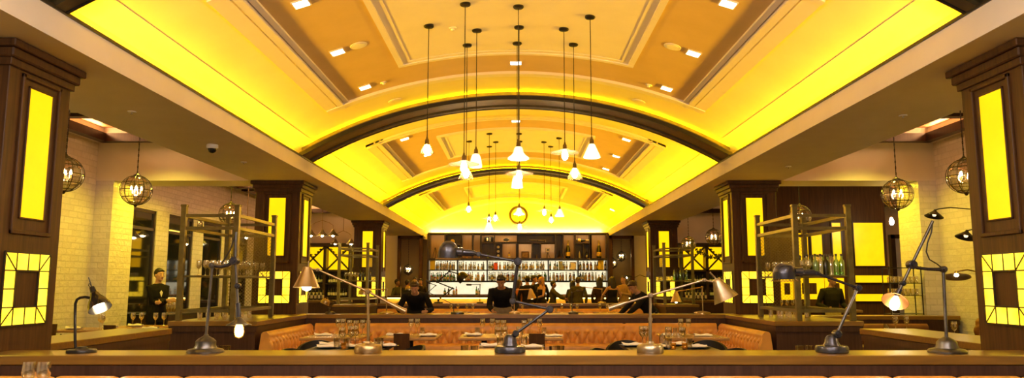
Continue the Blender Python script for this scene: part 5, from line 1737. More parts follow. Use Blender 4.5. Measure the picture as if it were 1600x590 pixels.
# --- glasses and bottles on the shelf units
def row_on_shelf(kind, x0, x1, y0, y1, nx, ny, where, z=1.60, scale=1.0):
    for i in range(nx):
        for j in range(ny):
            x = x0 + (x1 - x0) * (i / max(1, nx - 1))
            y = y0 + (y1 - y0) * (j / max(1, ny - 1))
            drink(kind, (x, y, z), where, 'glasses ' + where, scale)
row_on_shelf('wine', -4.70, -4.17, 11.25, 12.5, 6, 4, 'on the large left shelf unit')
row_on_shelf('wine', 4.15, 4.36, 11.3, 12.5, 3, 4, 'on the large right shelf unit')
for i in range(6):
    for j in range(3):
        bottle('wine', ['leaf', 'clear', 'dark', 'clear', 'leaf'][(i + j) % 5], (4.44 + 0.078 * i, 11.25 + 0.3 * j, 1.60), '%s bottle in the row on the large right shelf unit' % ['green', 'clear', 'dark', 'clear', 'green'][(i + j) % 5], 'bottles on the large right shelf unit', labelled=False)
row_on_shelf('wine', -4.74, -4.48, 21.2, 22.0, 4, 2, 'on the far left shelf unit')
row_on_shelf('tumbler', 4.16, 4.34, 21.2, 22.0, 3, 2, 'on the far right shelf unit')
for i in range(4):
    bottle('wine', 'dark', (-4.36 + 0.09 * i, 21.3, 1.60), 'dark bottle on the far left shelf unit', 'bottles on the far left shelf unit', labelled=False)
for i in range(5):
    bottle('wine', ('leaf', 'dark')[i % 2], (4.44 + 0.085 * i, 21.3, 1.60), '%s bottle on the far right shelf unit' % ('green', 'dark')[i % 2], 'bottles on the far right shelf unit', labelled=False)
row_on_shelf('tumbler', -4.75, -4.25, 11.5, 12.2, 5, 2, 'standing on the low cabinet under the left shelf unit', LEDGE_Z)
row_on_shelf('tumbler', 4.2, 4.6, 12.1, 12.6, 4, 2, 'standing on the low cabinet under the right shelf unit', LEDGE_Z)

# ================================================================== LEFT AISLE
table('table set with white plates beside the left brick pier', -6.95, 12.55, 0.9, 0.9)
napkin((-7.15, 12.4, TZ), .1, 'folded napkin on the left pier table, left one', PLATE, 'white plate on the left pier table, left one')
napkin((-6.75, 12.75, TZ), -.1, 'folded napkin on the left pier table, right one', PLATE, 'white plate on the left pier table, right one')
drink('wine', (-6.72, 12.45, TZ), 'on the left pier table', 'glasses on the left pier table'); drink('wine', (-6.95, 12.8, TZ), 'on the left pier table', 'glasses on the left pier table')
chair('black looking chair at the left pier table, half behind the nearest left column', -7.25, 11.75, R(10))
table('round-looking table with white plate and glasses before the left windows', -6.5, 13.45, 0.85, 0.75)
napkin((-6.6, 13.3, TZ), 0, 'folded napkin on the plate before the left windows', PLATE, 'white plate before the left windows')
for dx in (-0.3, -0.15, 0.1, 0.25):
    drink('wine', (-6.5 + dx, 13.6, TZ), 'on the table before the left windows', 'glasses before the left windows')
ss = thing('service_station', 'dark service counter with rows of glasses under the first left window', 'counter', (-7.36, 16.1, 0))
MB().box(-0.4, 0.4, -0.75, 0.75, 0.84, 0.88, 0.005).build('counter_top', BLACK, ss, smooth=0)
MB().box(-0.37, 0.37, -0.72, 0.72, 0.06, 0.84).build('body', DARKW, ss, smooth=0)
MB().box(-0.33, 0.33, -0.68, 0.68, 0, 0.06).build('plinth', BLACK, ss, smooth=0)
for i in range(5):
    for j in range(2):
        drink('wine', (-7.1 - 0.25 * j, 15.5 + 0.13 * i, 0.88), 'on the service counter under the left window', 'glasses on the service counter')
table('small table with white napkin beside the standing woman', -6.0, 12.65, 0.7, 0.6)
napkin((-6.0, 12.6, TZ), 0.1, 'folded white napkin beside the standing woman')
chair('dark chair at the small table beside the standing woman', -6.15, 11.95, R(170))
for (x, y) in ((-6.4, 17.2), (-6.2, 19.4)):
    table('dark dining table by the left windows, %s' % ('nearer one' if y < 18 else 'farther one'), x, y, 0.9, 0.9, DARKW)
    for i in range(4):
        drink('wine', (x - .25 + .17 * i, y + rnd.uniform(-.2, .2), TZ), 'on the %s dark table by the left windows' % ('nearer' if y < 18 else 'farther'), 'glasses by the left windows')

# ================================================================== RIGHT AISLE
low = partition('low_wall', 'low wood back wall of the right corner booth, before the brick jamb', 5.05, 7.76, 13.35, 13.75, 0.93)
low['category'] = 'partition'
banquette('banquette', 'brown tufted leather banquette of the right corner booth, facing the camera', 2.0, (6.1, 13.34, 0), 0, 0.80, True, LEATHERD, du=0.03)
banquette('banquette', 'brown tufted leather banquette along the right brick wall', 4.2, (7.78, 10.6, 0), -PI / 2, 0.92, True, LEATHERD, du=0.03)
table('dark wood table in the right corner booth', 5.95, 11.85, 1.15, 0.8, WALNUT_X)
table('dark wood table nearer along the right wall', 6.40, 10.2, 1.1, 0.8, WALNUT_X)
for (px, Y, k_) in ((1385, 11.8, 'tumbler'), (1400, 11.95, 'wine'), (1417, 11.95, 'wine')):
    drink(k_, on_table(px, Y), 'on the right corner booth table', 'glasses on the right corner table')
napkin(on_table(1374, 11.8), 0, 'folded napkin on the right corner booth table, left one')
napkin(on_table(1421, 11.8), 0, 'folded napkin on the right corner booth table, right one')
napkin(on_table(1505, 10.3), 0, 'folded napkin on the nearer right wall table')
drink('wine', on_table(1492, 10.3), 'on the nearer right wall table', None)

# panelled wall with lit panels
YP = 18.6
pw = MB().box(5.2, 9.12, YP, YP + 0.25, 0, 4.1).build('wall_panelled_right', WALNUT, None, smooth=0)
struct(pw)
def lit(px0, px1, py0, py1, label, frame=True):
    a, b = at(px0, py1, YP), at(px1, py0, YP)
    w, h = b.x - a.x, b.z - a.z
    o = thing('lit_wall_panel', label, 'light panel', ((a.x + b.x) / 2, YP, (a.z + b.z) / 2), 0, 'yellow lit panels on the right wood wall')
    MB().box(-w / 2, w / 2, -0.02, 0.0, -h / 2, h / 2).build('lit_face', YELLOWD, o, smooth=0)
    t = 0.03
    m = MB()
    for (x0, x1, z0, z1) in ((-w / 2 - t, -w / 2, -h / 2 - t, h / 2 + t), (w / 2, w / 2 + t, -h / 2 - t, h / 2 + t), (-w / 2, w / 2, h / 2, h / 2 + t), (-w / 2, w / 2, -h / 2 - t, -h / 2)):
        m.box(x0, x1, -0.045, 0.0, z0, z1, 0.004)
    m.build('frame', DARKW, o, smooth=0)
    return o
lit(1336, 1378, 348, 415, 'large yellow lit wall panel on the right wood wall')
lit(1336, 1390, 430, 441, 'long low yellow lit strip below the large panel, upper one')
lit(1336, 1390, 459, 470, 'long low yellow lit strip below the large panel, lower one')
lit(1302, 1312, 348, 416, 'narrow upright yellow lit panel behind the tall right post')
lit(1269, 1283, 364, 418, 'upright yellow lit panel above the man in black, right one')
lit(1247, 1261, 364, 418, 'upright yellow lit panel above the man in black, left one behind wire mesh')
def lit_ring(px0, px1, py0, py1, label):
    a, b = at(px0, py1, YP), at(px1, py0, YP)
    w, h = b.x - a.x, b.z - a.z
    o = thing('lit_wall_panel', label, 'light panel', ((a.x + b.x) / 2, YP, (a.z + b.z) / 2), 0, 'yellow lit panels on the right wood wall')
    MB().box(-w / 2, w / 2, -0.02, 0.0, -h / 2, h / 2).build('lit_face', YELLOWD, o, smooth=0)
    MB().box(-w * .24, w * .24, -0.035, -0.018, -h * .26, h * .26, 0.004).build('centre_block', WALNUT, o, smooth=0)
lit_ring(1221, 1238, 434, 468, 'small yellow lit square with dark centre beside the second right column')
lit_ring(1241, 1287, 434, 467, 'wide yellow lit square with dark centre left of the man in black')
lit_ring(1290, 1318, 434, 467, 'yellow lit square with dark centre behind the head of the man in black')
# counter in front of it
sc_ = thing('service_counter', 'low wood service counter with gold top behind the man in black', 'counter', (6.7, 17.7, 0))
MB().box(-1.2, 1.2, -0.3, 0.3, 0.84, 0.90, 0.005).build('counter_top', LEDGE, sc_, smooth=0)
MB().box(-1.15, 1.15, -0.26, 0.26, 0, 0.84).build('body', WALNUT, sc_, smooth=0)
for i in range(7):
    drink('wine', (5.75 + 0.13 * i, 17.65, 0.90), 'on the service counter behind the man in black', 'glasses on the right service counter')
# glass rack at the right jamb
gr_ = thing('glass_rack', 'thin metal rack filled with glasses left of the right brick jamb', 'rack', (7.08, 13.95, 0))
for sx in (-1, 1):
    for sy in (-1, 1):
        MB().cyl((sx * 0.29, sy * 0.13, 0), (sx * 0.29, sy * 0.13, 1.80), 0.010, 8).build('post', BLACKM, gr_)
for z in (0.95, 1.28, 1.50, 1.78):
    MB().box(-0.30, 0.30, -0.14, 0.14, z - 0.012, z).build('shelf', BLACKM, gr_, smooth=0)
for z in (1.28, 1.50):
    for i in range(7):
        drink('tumbler', (6.83 + 0.083 * i, 13.92, z), 'on the thin metal rack by the right jamb, %s shelf' % ('upper' if z > 1.4 else 'lower'), 'glasses on the metal rack')
# room seen past the panelled wall
for (px, py, w) in ((1393, 343, 'left one'), (1416, 348, 'right one')):
    p = at(px, py, 17.0)
    o = thing('pendant_lamp', 'bare warm bulb hanging in the passage behind the right jamb, ' + w, 'pendant lamp', (p.x, 17.0, 4.1), 0)
    MB().lathe([(0, .02), (.05, .02), (.05, -.01), (0, -.015)], 14).build('canopy', BLACKM, o)
    MB().cyl((0, 0, 0), (0, 0, p.z + .06 - 4.1), .005, 6).build('cord', CORD, o)
    MB().lathe([(0, p.z + .09 - 4.1), (.02, p.z + .085 - 4.1), (.022, p.z + .03 - 4.1), (0, p.z + .03 - 4.1)], 12).build('socket', BRASS, o)
    MB().lathe(bulb_prof(1.6), 14, Matrix.Translation((0, 0, p.z - 4.1))).build('bulb', GLOWB, o)
a = at(1408, 430, 21.0)
o = struct(MB().box(a.x - 0.12, a.x + 0.95, 21.0, 21.08, 0, 2.75).build('door_3', mottled('pale_door', (.62, .62, .60), (.58, .58, .56), 2, .4), None, smooth=0))
m = MB()
for (x0, x1) in ((a.x - 0.24, a.x - 0.12), (a.x + 0.95, a.x + 1.07)):
    m.box(x0, x1, 20.96, 21.12, 0, 2.86)
m.box(a.x - 0.24, a.x + 1.07, 20.96, 21.12, 2.75, 2.86)
m.build('frame', DARKW, o, smooth=0)
MB().cyl((a.x - 0.03, 20.97, 1.0), (a.x - 0.03, 20.97, 1.25), 0.012, 8).build('handle', BRASS, o)

# ================================================================== WINE RACKS AT THE ENDS OF THE AISLES
def wine_rack(s, nm, garland):
    Y = 27.35
    x0, x1 = sorted((s * 5.05, s * 7.75))
    c = (x0 + x1) / 2
    o = thing('wine_rack', 'dark wine rack with yellow lit back and crossed bars ending the %s aisle' % nm, 'wine rack', (c, Y, 0))
    w = (x1 - x0) / 2
    zt, zm = 2.97, 2.02
    m = MB()
    m.box(-w, w, -0.2, 0.24, zt - 0.14, zt); m.box(-w, w, -0.2, 0.24, zm - 0.06, zm); m.box(-w, w, -0.2, 0.24, 1.0, 1.06); m.box(-w, w, -0.2, 0.24, 0, 0.1)
    for i in range(4):
        x = -w + 2 * w * i / 3
        m.box(max(-w, x - 0.05), min(w, x + 0.05), -0.2, 0.24, 0, zt - 0.1)
    m.box(-w, w, 0.20, 0.24, 0, zm)
    m.build('frame', DARKW, o, smooth=0)
    for i in range(3):
        a, b = -w + 2 * w * i / 3 + 0.05, -w + 2 * w * (i + 1) / 3 - 0.05
        MB().box(a, b, 0.20, 0.22, zm, zt - 0.14).build('lit_panel', YELLOWD, o, smooth=0)
        m = MB()
        m.bar((a, -0.05, zm), (b, -0.05, zt - 0.14), 0.025, 0.06); m.bar((a, -0.05, zt - 0.14), (b, -0.05, zm), 0.025, 0.06)
        m.build('crossed_bars', DARKW, o, smooth=0)
        MB().box(a, b, -0.18, 0.2, 1.50, 1.53).build('shelf', DARKW, o, smooth=0)
        mid, hz = (a + b) / 2, (zm + zt - 0.14) / 2
        L = b - a
        for q in range(7):
            u = (q - 3) / 3.4
            x = c + mid + u * L * 0.38
            z = hz + 0.045 + abs(u) * (zt - 0.14 - zm) * 0.38
            if abs(u) > 0.05 or True:
                ob = bottle('wine', 'dark', (x, Y + 0.10, z), 'dark wine bottle lying in the crossed bars of the %s wine rack' % nm, 'lying bottles in the %s wine rack' % nm, rot=(PI / 2, 0, 0), labelled=False)
        for q in range(8):
            for zz in (1.06, 1.53):
                bottle(rnd.choice(['wine', 'wine', 'spirit']), rnd.choice(['dark', 'dark', 'amber', 'green']) if False else 'dark', (c + a + 0.09 + q * (L - 0.18) / 7, Y - 0.02, zz), 'dark bottle standing on the %s shelf of the %s wine rack' % ('lower' if zz < 1.2 else 'upper', nm), 'standing bottles in the %s wine rack' % nm)
    return o
wine_rack(-1, 'left', False)
wine_rack(1, 'right', True)
g = thing('garland', 'leafy garland hanging across the yellow lit panel at the end of the right aisle', 'garland', (7.05, 27.12, 2.75))
pts = [Vector((-0.62 + 1.24 * i / 16, 0, 0.02 - 0.30 * (1 - ((i - 8) / 8) ** 2))) for i in range(17)]
MB().tube(pts, 0.012, 6).build('stem', DARKBR, g)
m = MB()
for p in pts:
    for q in range(5):
        a = rnd.uniform(0, 2 * PI)
        m.sphere(p + Vector((0.05 * math.cos(a), rnd.uniform(-.03, .03), 0.05 * math.sin(a))), 0.04, 6, 4, (1.2, .3, .6), Matrix.Rotation(a, 3, 'Y').to_4x4())
m.build('leaves', mottled('dried_leaf', (.09, .07, .02), (.05, .04, .012), 20, .7), g)
# low wood counters between the racks and the far shelf units
for s, nm in ((-1, 'left'), (1, 'right')):
    x0, x1 = sorted((s * 5.2, s * 7.0))
    p_ = partition('service_counter', 'long low wood counter in front of the %s wine rack' % nm, x0, x1, 24.0, 24.7, 1.0)
    p_['category'] = 'counter'
    for i in range(6):
        bottle('wine', 'dark', (x0 + 0.25 + 0.12 * i, 24.3, 1.0), 'dark bottle standing on the low counter before the %s wine rack' % nm, 'bottles on the %s low counter' % nm)
# ================================================================== PEOPLE
def skin(name, c):
    return mottled(name, c, tuple(v * 0.9 for v in c), 14, 0.5)
SK = {'light': skin('light_skin', (0.52, 0.30, 0.19)), 'tan': skin('tan_skin', (0.42, 0.22, 0.12)), 'brown': skin('brown_skin', (0.25, 0.12, 0.06))}
HAIR = {'black': mottled('black_hair', (0.014, 0.010, 0.008), (0.008, 0.006, 0.005), 40, 0.45), 'brown': mottled('brown_hair', (0.05, 0.025, 0.012), (0.03, 0.015, 0.007), 40, 0.45),
        'blonde': mottled('blonde_hair', (0.50, 0.28, 0.09), (0.36, 0.19, 0.06), 40, 0.45)}
CL = {}
def cloth(c, nm):
    if nm not in CL:
        CL[nm] = mottled(nm + '_cloth', c, tuple(v * 0.8 for v in c), 30, 0.8, bump=0.1, spec=0.12)
    return CL[nm]
EYEW = mat('eye_white', (0.7, 0.66, 0.6), 0.3)
EYED = mat('eye_iris', (0.03, 0.02, 0.012), 0.2)
LIP = mat('lips', (0.36, 0.11, 0.08), 0.5)

def remesh(mb, name, m, voxel, smooth_it=4, parent=None):
    me = mb.mesh(name + '_raw', m)
    o = bpy.data.objects.new(name, me)
    C.objects.link(o)
    r = o.modifiers.new('r', 'REMESH'); r.mode = 'VOXEL'; r.voxel_size = voxel; r.use_smooth_shade = True
    s = o.modifiers.new('s', 'SMOOTH'); s.iterations = smooth_it; s.factor = 0.5
    bpy.context.view_layer.update()
    dg = bpy.context.evaluated_depsgraph_get()
    nm = bpy.data.meshes.new_from_object(o.evaluated_get(dg))
    nm.name = name
    nm.materials.clear(); nm.materials.append(m)
    for p in nm.polygons:
        p.use_smooth = True
    o.modifiers.clear()
    o.data = nm
    bpy.data.meshes.remove(me)
    if parent is not None:
        o.parent = parent
    return o

def loft(mb, secs, xdir=(1, 0, 0), n=18):
    """closed body of elliptical sections (centre, half width along xdir, half depth)"""
    xd = Vector(xdir).normalized()
    rows = []
    k = len(secs)
    for i, (c, rx, ry) in enumerate(secs):
        c = Vector(c)
        a = Vector(secs[max(0, i - 1)][0]); b = Vector(secs[min(k - 1, i + 1)][0])
        t = (b - a).normalized()
        x = (xd - t * xd.dot(t)).normalized()
        y = t.cross(x)
        rows.append([c + x * rx * math.cos(2 * PI * j / n) + y * ry * math.sin(2 * PI * j / n) for j in range(n)])
    mb.grid(rows, True)
    for r, c in ((rows[0], secs[0][0]), (rows[-1], secs[-1][0])):
        vs = [mb.bm.verts.new(p) for p in r]
        mb.bm.faces.new(vs)
    bmesh.ops.remove_doubles(mb.bm, verts=mb.bm.verts[:], dist=1e-6)
    return mb

def ik(S, H, a, b, pole):
    d = H - S
    L = min(d.length, (a + b) * 0.995)
    dn = d.normalized()
    H = S + dn * L
    x = (a * a - b * b + L * L) / (2 * L)
    h = math.sqrt(max(0.0, a * a - x * x))
    p = pole - dn * pole.dot(dn)
    p.normalize()
    return S + dn * x + p * h, H

def person(label, loc, rotz, h=1.72, female=False, lean=0, skin_c='light', hair='short', hair_c='black', top=('black', (0.012, 0.011, 0.012)), bottom=('dark', (0.02, 0.018, 0.02)),
           hands=None, head=(0, 0), sleeves=True, apron=None, collar=None, dress=False, seated=False, voxel=0.010, blazer=False):
    """local frame: feet at z=0 facing -y. hands: two local targets (left=+x, right=-x)"""
    s = h / 1.72
    V = lambda x, y, z: Vector((x, y, z)) * s
    hipz = 0.93 if not seated else 0.50 / s * 1.0 + 0.12
    sw = 0.168 if female else 0.195
    hw = 0.165 if female else 0.16
    Rl = Matrix.Rotation(R(lean), 3, 'X')   # leans towards -y
    base = V(0, 0, hipz)
    def up(x, y, z):
        # curved spine: more lean further up
        q = Vector((x, y, z)) * s
        f = Matrix.Rotation(R(lean) * (0.8 + 0.2 * min(1, z / 0.5)), 3, 'X')
        return base + f @ q
    if lean:
        base = base + Vector((0, 0.10 * math.sin(R(lean)), 0))
    tors = [(up(0, 0.01, -0.06), hw * .95 * s, .115 * s), (up(0, 0.01, 0.02), hw * 1.02 * s, .125 * s), (up(0, 0, 0.15), (.130 if female else .145) * s, .098 * s), (up(0, -.005, 0.28), (.148 if female else .165) * s, (.125 if female else .118) * s),
            (up(0, -.0, 0.40), (.160 if female else .182) * s, (.112 if female else .115) * s), (up(0, .005, 0.475), (.145 if female else .172) * s, .085 * s), (up(0, .01, 0.525), .075 * s, .062 * s), (up(0, .01, 0.55), .058 * s, .055 * s)]
    bm_ = MB()
    loft(bm_, tors)
    neck0, neck1 = up(0, .012, .51), up(0, -.012, .625)
    bm_.tube([neck0, (neck0 + neck1) / 2, neck1], [.060 * s, .053 * s, .052 * s], 14)
    # head, turned and tilted on the neck
    Hm = Matrix.Rotation(R(lean) * 0.75, 3, 'X') @ Matrix.Rotation(R(head[0]), 3, 'Z') @ Matrix.Rotation(R(head[1]), 3, 'X')
    hc = up(0, -.012, .605) + Hm @ V(0, -.012, .085)
    def hp(x, y, z):
        return hc + Hm @ (Vector((x, y, z)) * s)
    Hm4 = Hm.to_4x4()
    bm_.sphere(hp(0, .012, .022), .094 * s, 20, 14, (.82, 1.03, 1.0), Hm4)
    bm_.sphere(hp(0, -.022, -.038), .070 * s, 18, 12, (.86, .92, 1.12), Hm4)
    bm_.sphere(hp(0, -.066, -.088), .026 * s, 12, 8, (1.1, .8, .8), Hm4)
    bm_.tube([hp(0, -.084, .012), hp(0, -.098, -.012), hp(0, -.108, -.026), hp(0, -.090, -.034)], [.009 * s, .012 * s, .0165 * s, .012 * s], 8)
    for sx in (-1, 1):
        bm_.sphere(hp(sx * .079, .012, -.010), .027 * s, 10, 8, (.35, .75, 1.15), Hm4)
        bm_.sphere(hp(sx * .033, -.060, -.018), .028 * s, 10, 8, (1, .7, .8), Hm4)
    # arms
    arms = []
    for i, sx in enumerate((1, -1)):
        S = up(sx * sw, .005, .445)
        if hands and hands[i] is not None:
            T = Vector(hands[i])
        else:
            T = up(sx * (sw + .055), -.03, -.06) if not lean else S + V(sx * .03, -.05, -.50)
        El, Hd = ik(S, T, .285 * s, .255 * s, Vector((sx * (0.75 if not lean else 0.35), 0.75, -0.15)))
        arms.append((S, El, Hd, sx))
        bm_.tube([S + Vector((-sx * .03, 0, .005)), S, S.lerp(El, .5), El, El.lerp(Hd, .35), Hd], [.05 * s, .053 * s, .045 * s, .038 * s, .038 * s, .026 * s], 12)
        # hand: palm, four unequal fingers, thumb from the side of the palm
        d = (Hd - El).normalized()
        n = Vector((sx, 0, 0)) - d * d.x * sx
        if n.length < .2:
            n = Vector((0, 1, 0)) - d * d.y
        n.normalize()            # back of the hand
        w = d.cross(n).normalized()
        if w.y > 0:
            w = -w               # towards the thumb
        pc = Hd + d * .045 * s
        loft(bm_, [(Hd - d * .01 * s, .026 * s, .020 * s), (Hd + d * .03 * s, .038 * s, .017 * s), (Hd + d * .085 * s, .042 * s, .014 * s), (Hd + d * .095 * s, .038 * s, .011 * s)], w, 12)
        for q, (off, ln) in enumerate(((.030, .070), (.010, .080), (-.010, .075), (-.030, .058))):
            k0 = Hd + d * .085 * s + w * off * s
            k1 = k0 + (d * .9 - n * .25).normalized() * ln * .45 * s
            k2 = k1 + (d * .65 - n * .7).normalized() * ln * .35 * s
            k3 = k2 + (d * .25 - n * .95).normalized() * ln * .22 * s
            bm_.tube([k0, k1, k2, k3], [.0095 * s, .009 * s, .0085 * s, .0075 * s], 7)
        t0 = Hd + d * .025 * s + w * .030 * s
        t1 = t0 + (w * .8 + d * .6).normalized() * .035 * s
        t2 = t1 + (w * .25 + d * .9 - n * .2).normalized() * .030 * s
        bm_.tube([t0, t1, t2], [.013 * s, .011 * s, .0085 * s], 8)
    # legs and feet
    legs = []
    for sx in (1, -1):
        hp0 = base + V(sx * .085, 0, -.03)
        if seated:
            kn = base + V(sx * .12, -.42, .02); an = V(sx * .12, -.44, .09) + Vector((0, base.y * 0, 0))
        else:
            kn = V(sx * .095, -.01, .50); an = V(sx * .10, .02, .085)
        legs.append((hp0, kn, an, sx))
        bm_.tube([hp0, hp0.lerp(kn, .35), hp0.lerp(kn, .8), kn, kn.lerp(an, .3), kn.lerp(an, .75), an], [.088 * s, .085 * s, .062 * s, .055 * s, .056 * s, .040 * s, .036 * s], 14)
        loft(bm_, [(an + V(0, .055, -.045), .03 * s, .03 * s), (an + V(0, .02, -.045), .037 * s, .040 * s), (an + V(0, -.07, -.055), .043 * s, .030 * s), (an + V(0, -.16, -.065), .040 * s, .018 * s), (an + V(0, -.185, -.068), .02 * s, .012 * s)], (1, 0, 0), 12)
    body = remesh(bm_, 'person', SK[skin_c], voxel, 3)
    body.location = loc
    body.rotation_euler.z = rotz
    tag(body, label, 'person')
    # face details
    for sx in (-1, 1):
        MB().sphere(hp(sx * .031, -.0745, .010), .0118 * s, 10, 8, (1.15, .6, .62), Hm4).build('eye', EYEW, body)
        MB().sphere(hp(sx * .031, -.0795, .010), .0058 * s, 8, 6).build('iris', EYED, body)
        MB().sphere(hp(sx * .031, -.0735, .0155), .0138 * s, 10, 8, (1.2, .68, .55), Hm4).build('eyelid', SK[skin_c], body)
        MB().tube([hp(sx * .014, -.086, .034), hp(sx * .032, -.087, .040), hp(sx * .050, -.076, .033)], [.003 * s, .004 * s, .0025 * s], 6).build('eyebrow', HAIR['brown' if hair_c == 'blonde' else hair_c], body)
    MB().tube([hp(-.024, -.084, -.060), hp(-.008, -.094, -.057), hp(.008, -.094, -.057), hp(.024, -.084, -.060)], [.003 * s, .0065 * s, .0065 * s, .003 * s], 8).build('lips', LIP, body)
    # hair
    hm = MB()
    hm.sphere(hp(0, .030, .040), .100 * s, 20, 14, (.86, .98, .98), Hm4)
    if hair == 'short':
        hm.sphere(hp(0, .062, -.015), .062 * s, 14, 10, (1.05, .7, 1.0), Hm4)
        hm.tube([hp(-.05, -.050, .085), hp(0, -.066, .098), hp(.05, -.050, .085)], [.022 * s, .026 * s, .022 * s], 8)
    elif hair == 'long':
        loft(hm, [(hp(0, .03, .10), .06 * s, .06 * s), (hp(0, .05, .02), .095 * s, .065 * s), (hp(0, .075, -.10), .105 * s, .050 * s), (hp(0, .09, -.22), .095 * s, .042 * s), (hp(0, .095, -.32), .055 * s, .028 * s)], Hm @ Vector((1, 0, 0)))
        for sx in (-1, 1):
            hm.tube([hp(sx * .05, -.040, .080), hp(sx * .082, -.020, .02), hp(sx * .092, .0, -.08), hp(sx * .088, .02, -.18)], [.020 * s, .024 * s, .024 * s, .014 * s], 8)
    elif hair == 'bun':
        hm.sphere(hp(0, .066, -.005), .060 * s, 14, 10, (1.05, .7, 1.0), Hm4)
        hm.sphere(hp(0, .125, .035), .042 * s, 14, 10)
        hm.tube([hp(-.06, -.040, .075), hp(0, -.060, .095), hp(.06, -.040, .075)], [.018 * s, .022 * s, .018 * s], 8)
    remesh(hm, 'hair', HAIR[hair_c], voxel, 3, body)
    # clothes
    tm = MB()
    g = .014 * s
    lo_i = 0 if not dress else 0
    tt = [(c, rx + g * 1.2, ry + g * 1.3) for c, rx, ry in (tors[:6] if not sleeves and dress else tors[:7])]
    if dress and not sleeves:
        tt = [(c, rx + g, ry + g) for c, rx, ry in tors[:5]]
    loft(tm, tt)
    if sleeves:
        for (S, El, Hd, sx) in arms:
            W = El.lerp(Hd, .93)
            tm.tube([S + Vector((-sx * .05, 0, .005)), S, S.lerp(El, .5), El, El.lerp(W, .4), W], [.064 * s, .070 * s, .061 * s, .054 * s, .052 * s, .040 * s], 14)
    else:
        for (S, El, Hd, sx) in arms:
            tm.tube([S.lerp(up(sx * .09, 0, .35), .9), up(sx * .10, .005, .46)], [.03 * s, .022 * s], 8)
    if blazer:
        loft(tm, [(up(0, .012, -.20), hw * 1.16 * s, .15 * s), (up(0, .01, -.05), hw * 1.13 * s, .15 * s), (up(0, .0, .12), .16 * s, .122 * s)])
    top_m = cloth(top[1], top[0])
    remesh(tm, 'dress' if dress else ('jacket' if blazer else 'shirt'), top_m, voxel * 1.1, 3, body)
    bmn = MB()
    if dress:
        loft(bmn, [(base + V(0, 0, .10), .155 * s, .125 * s), (base + V(0, 0, 0), .19 * s, .155 * s), (base + V(0, 0, -.15), .195 * s, .165 * s), (base + V(0, .0, -.40), .185 * s, .16 * s)])
        remesh(bmn, 'skirt', top_m, voxel * 1.2, 3, body)
    else:
        loft(bmn, [(up(0, .01, .06), (hw + .012) * s, .135 * s), (up(0, .01, -.02), (hw + .022) * s, .142 * s), (base + V(0, 0, -.10), (hw + .018) * s, .135 * s)])
        for (hp0, kn, an, sx) in legs:
            bmn.tube([hp0 + V(0, 0, .02), hp0.lerp(kn, .4), kn, kn.lerp(an, .5), an + V(0, 0, .0)], [.100 * s, .094 * s, .070 * s, .062 * s, .056 * s], 14)
        remesh(bmn, 'trousers', cloth(bottom[1], bottom[0]), voxel * 1.2, 3, body)
    for (hp0, kn, an, sx) in legs:
        sm = MB()
        loft(sm, [(an + V(0, .066, -.052), .03 * s, .032 * s), (an + V(0, .02, -.050), .044 * s, .044 * s), (an + V(0, -.07, -.055), .050 * s, .032 * s), (an + V(0, -.165, -.062), .046 * s, .022 * s), (an + V(0, -.20, -.066), .022 * s, .016 * s)], (1, 0, 0), 12)
        sm.build('shoe', BLACK, body, smooth=60)
    if apron:
        ap = MB()
        F, B = [], []
        for i in range(13):
            a = -1.15 + 2.3 * i / 12
            for lst, r in ((F, 1.0), (B, .95)):
                lst.append([base + Vector((math.sin(a) * (.20 + .02 * t) * s * r, -math.cos(a) * (.165 + .03 * t) * s * r, (.06 - .62 * t) * s)) for t in (0, .33, .66, 1)])
        ap.grid(F); ap.grid(B)
        ap.grid([[r[0] for r in F], [r[0] for r in B]]); ap.grid([[r[-1] for r in F], [r[-1] for r in B]]); ap.grid([F[0], B[0]]); ap.grid([F[-1], B[-1]])
        ap.build('apron', cloth(apron[1], apron[0]), body, smooth=60)
    if collar:
        cm = MB()
        a = [up(sx * .012, -.118 if not female else -.125, .30) for sx in (-1, 1)]
        m_ = MB()
        for sx in (-1, 1):
            pts = [up(0, -.148, .27), up(sx * .03, -.135, .36), up(sx * .052, -.095, .45), up(sx * .058, -.03, .53), up(0, -.075, .50), up(0, -.13, .40)]
            vs = [m_.bm.verts.new(p) for p in pts]
            vb = [m_.bm.verts.new(p + up(0, .012, 0) - up(0, 0, 0)) for p in pts]
            m_.bm.faces.new(vs); m_.bm.faces.new(vb[::-1])
            for i in range(len(pts)):
                j = (i + 1) % len(pts)
                m_.bm.faces.new((vs[i], vs[j], vb[j], vb[i]))
        m_.build('shirt_front', cloth(collar[1], collar[0]), body, smooth=0)
    return body

BLK = ('black', (0.012, 0.011, 0.012))
GREY_AP = ('grey_apron', (0.24, 0.20, 0.15))
def stand(px, Y):
    return Vector(((px - CX) * (Y * CP + (1.2 - HC) * SP) / F_PX, Y, 0))
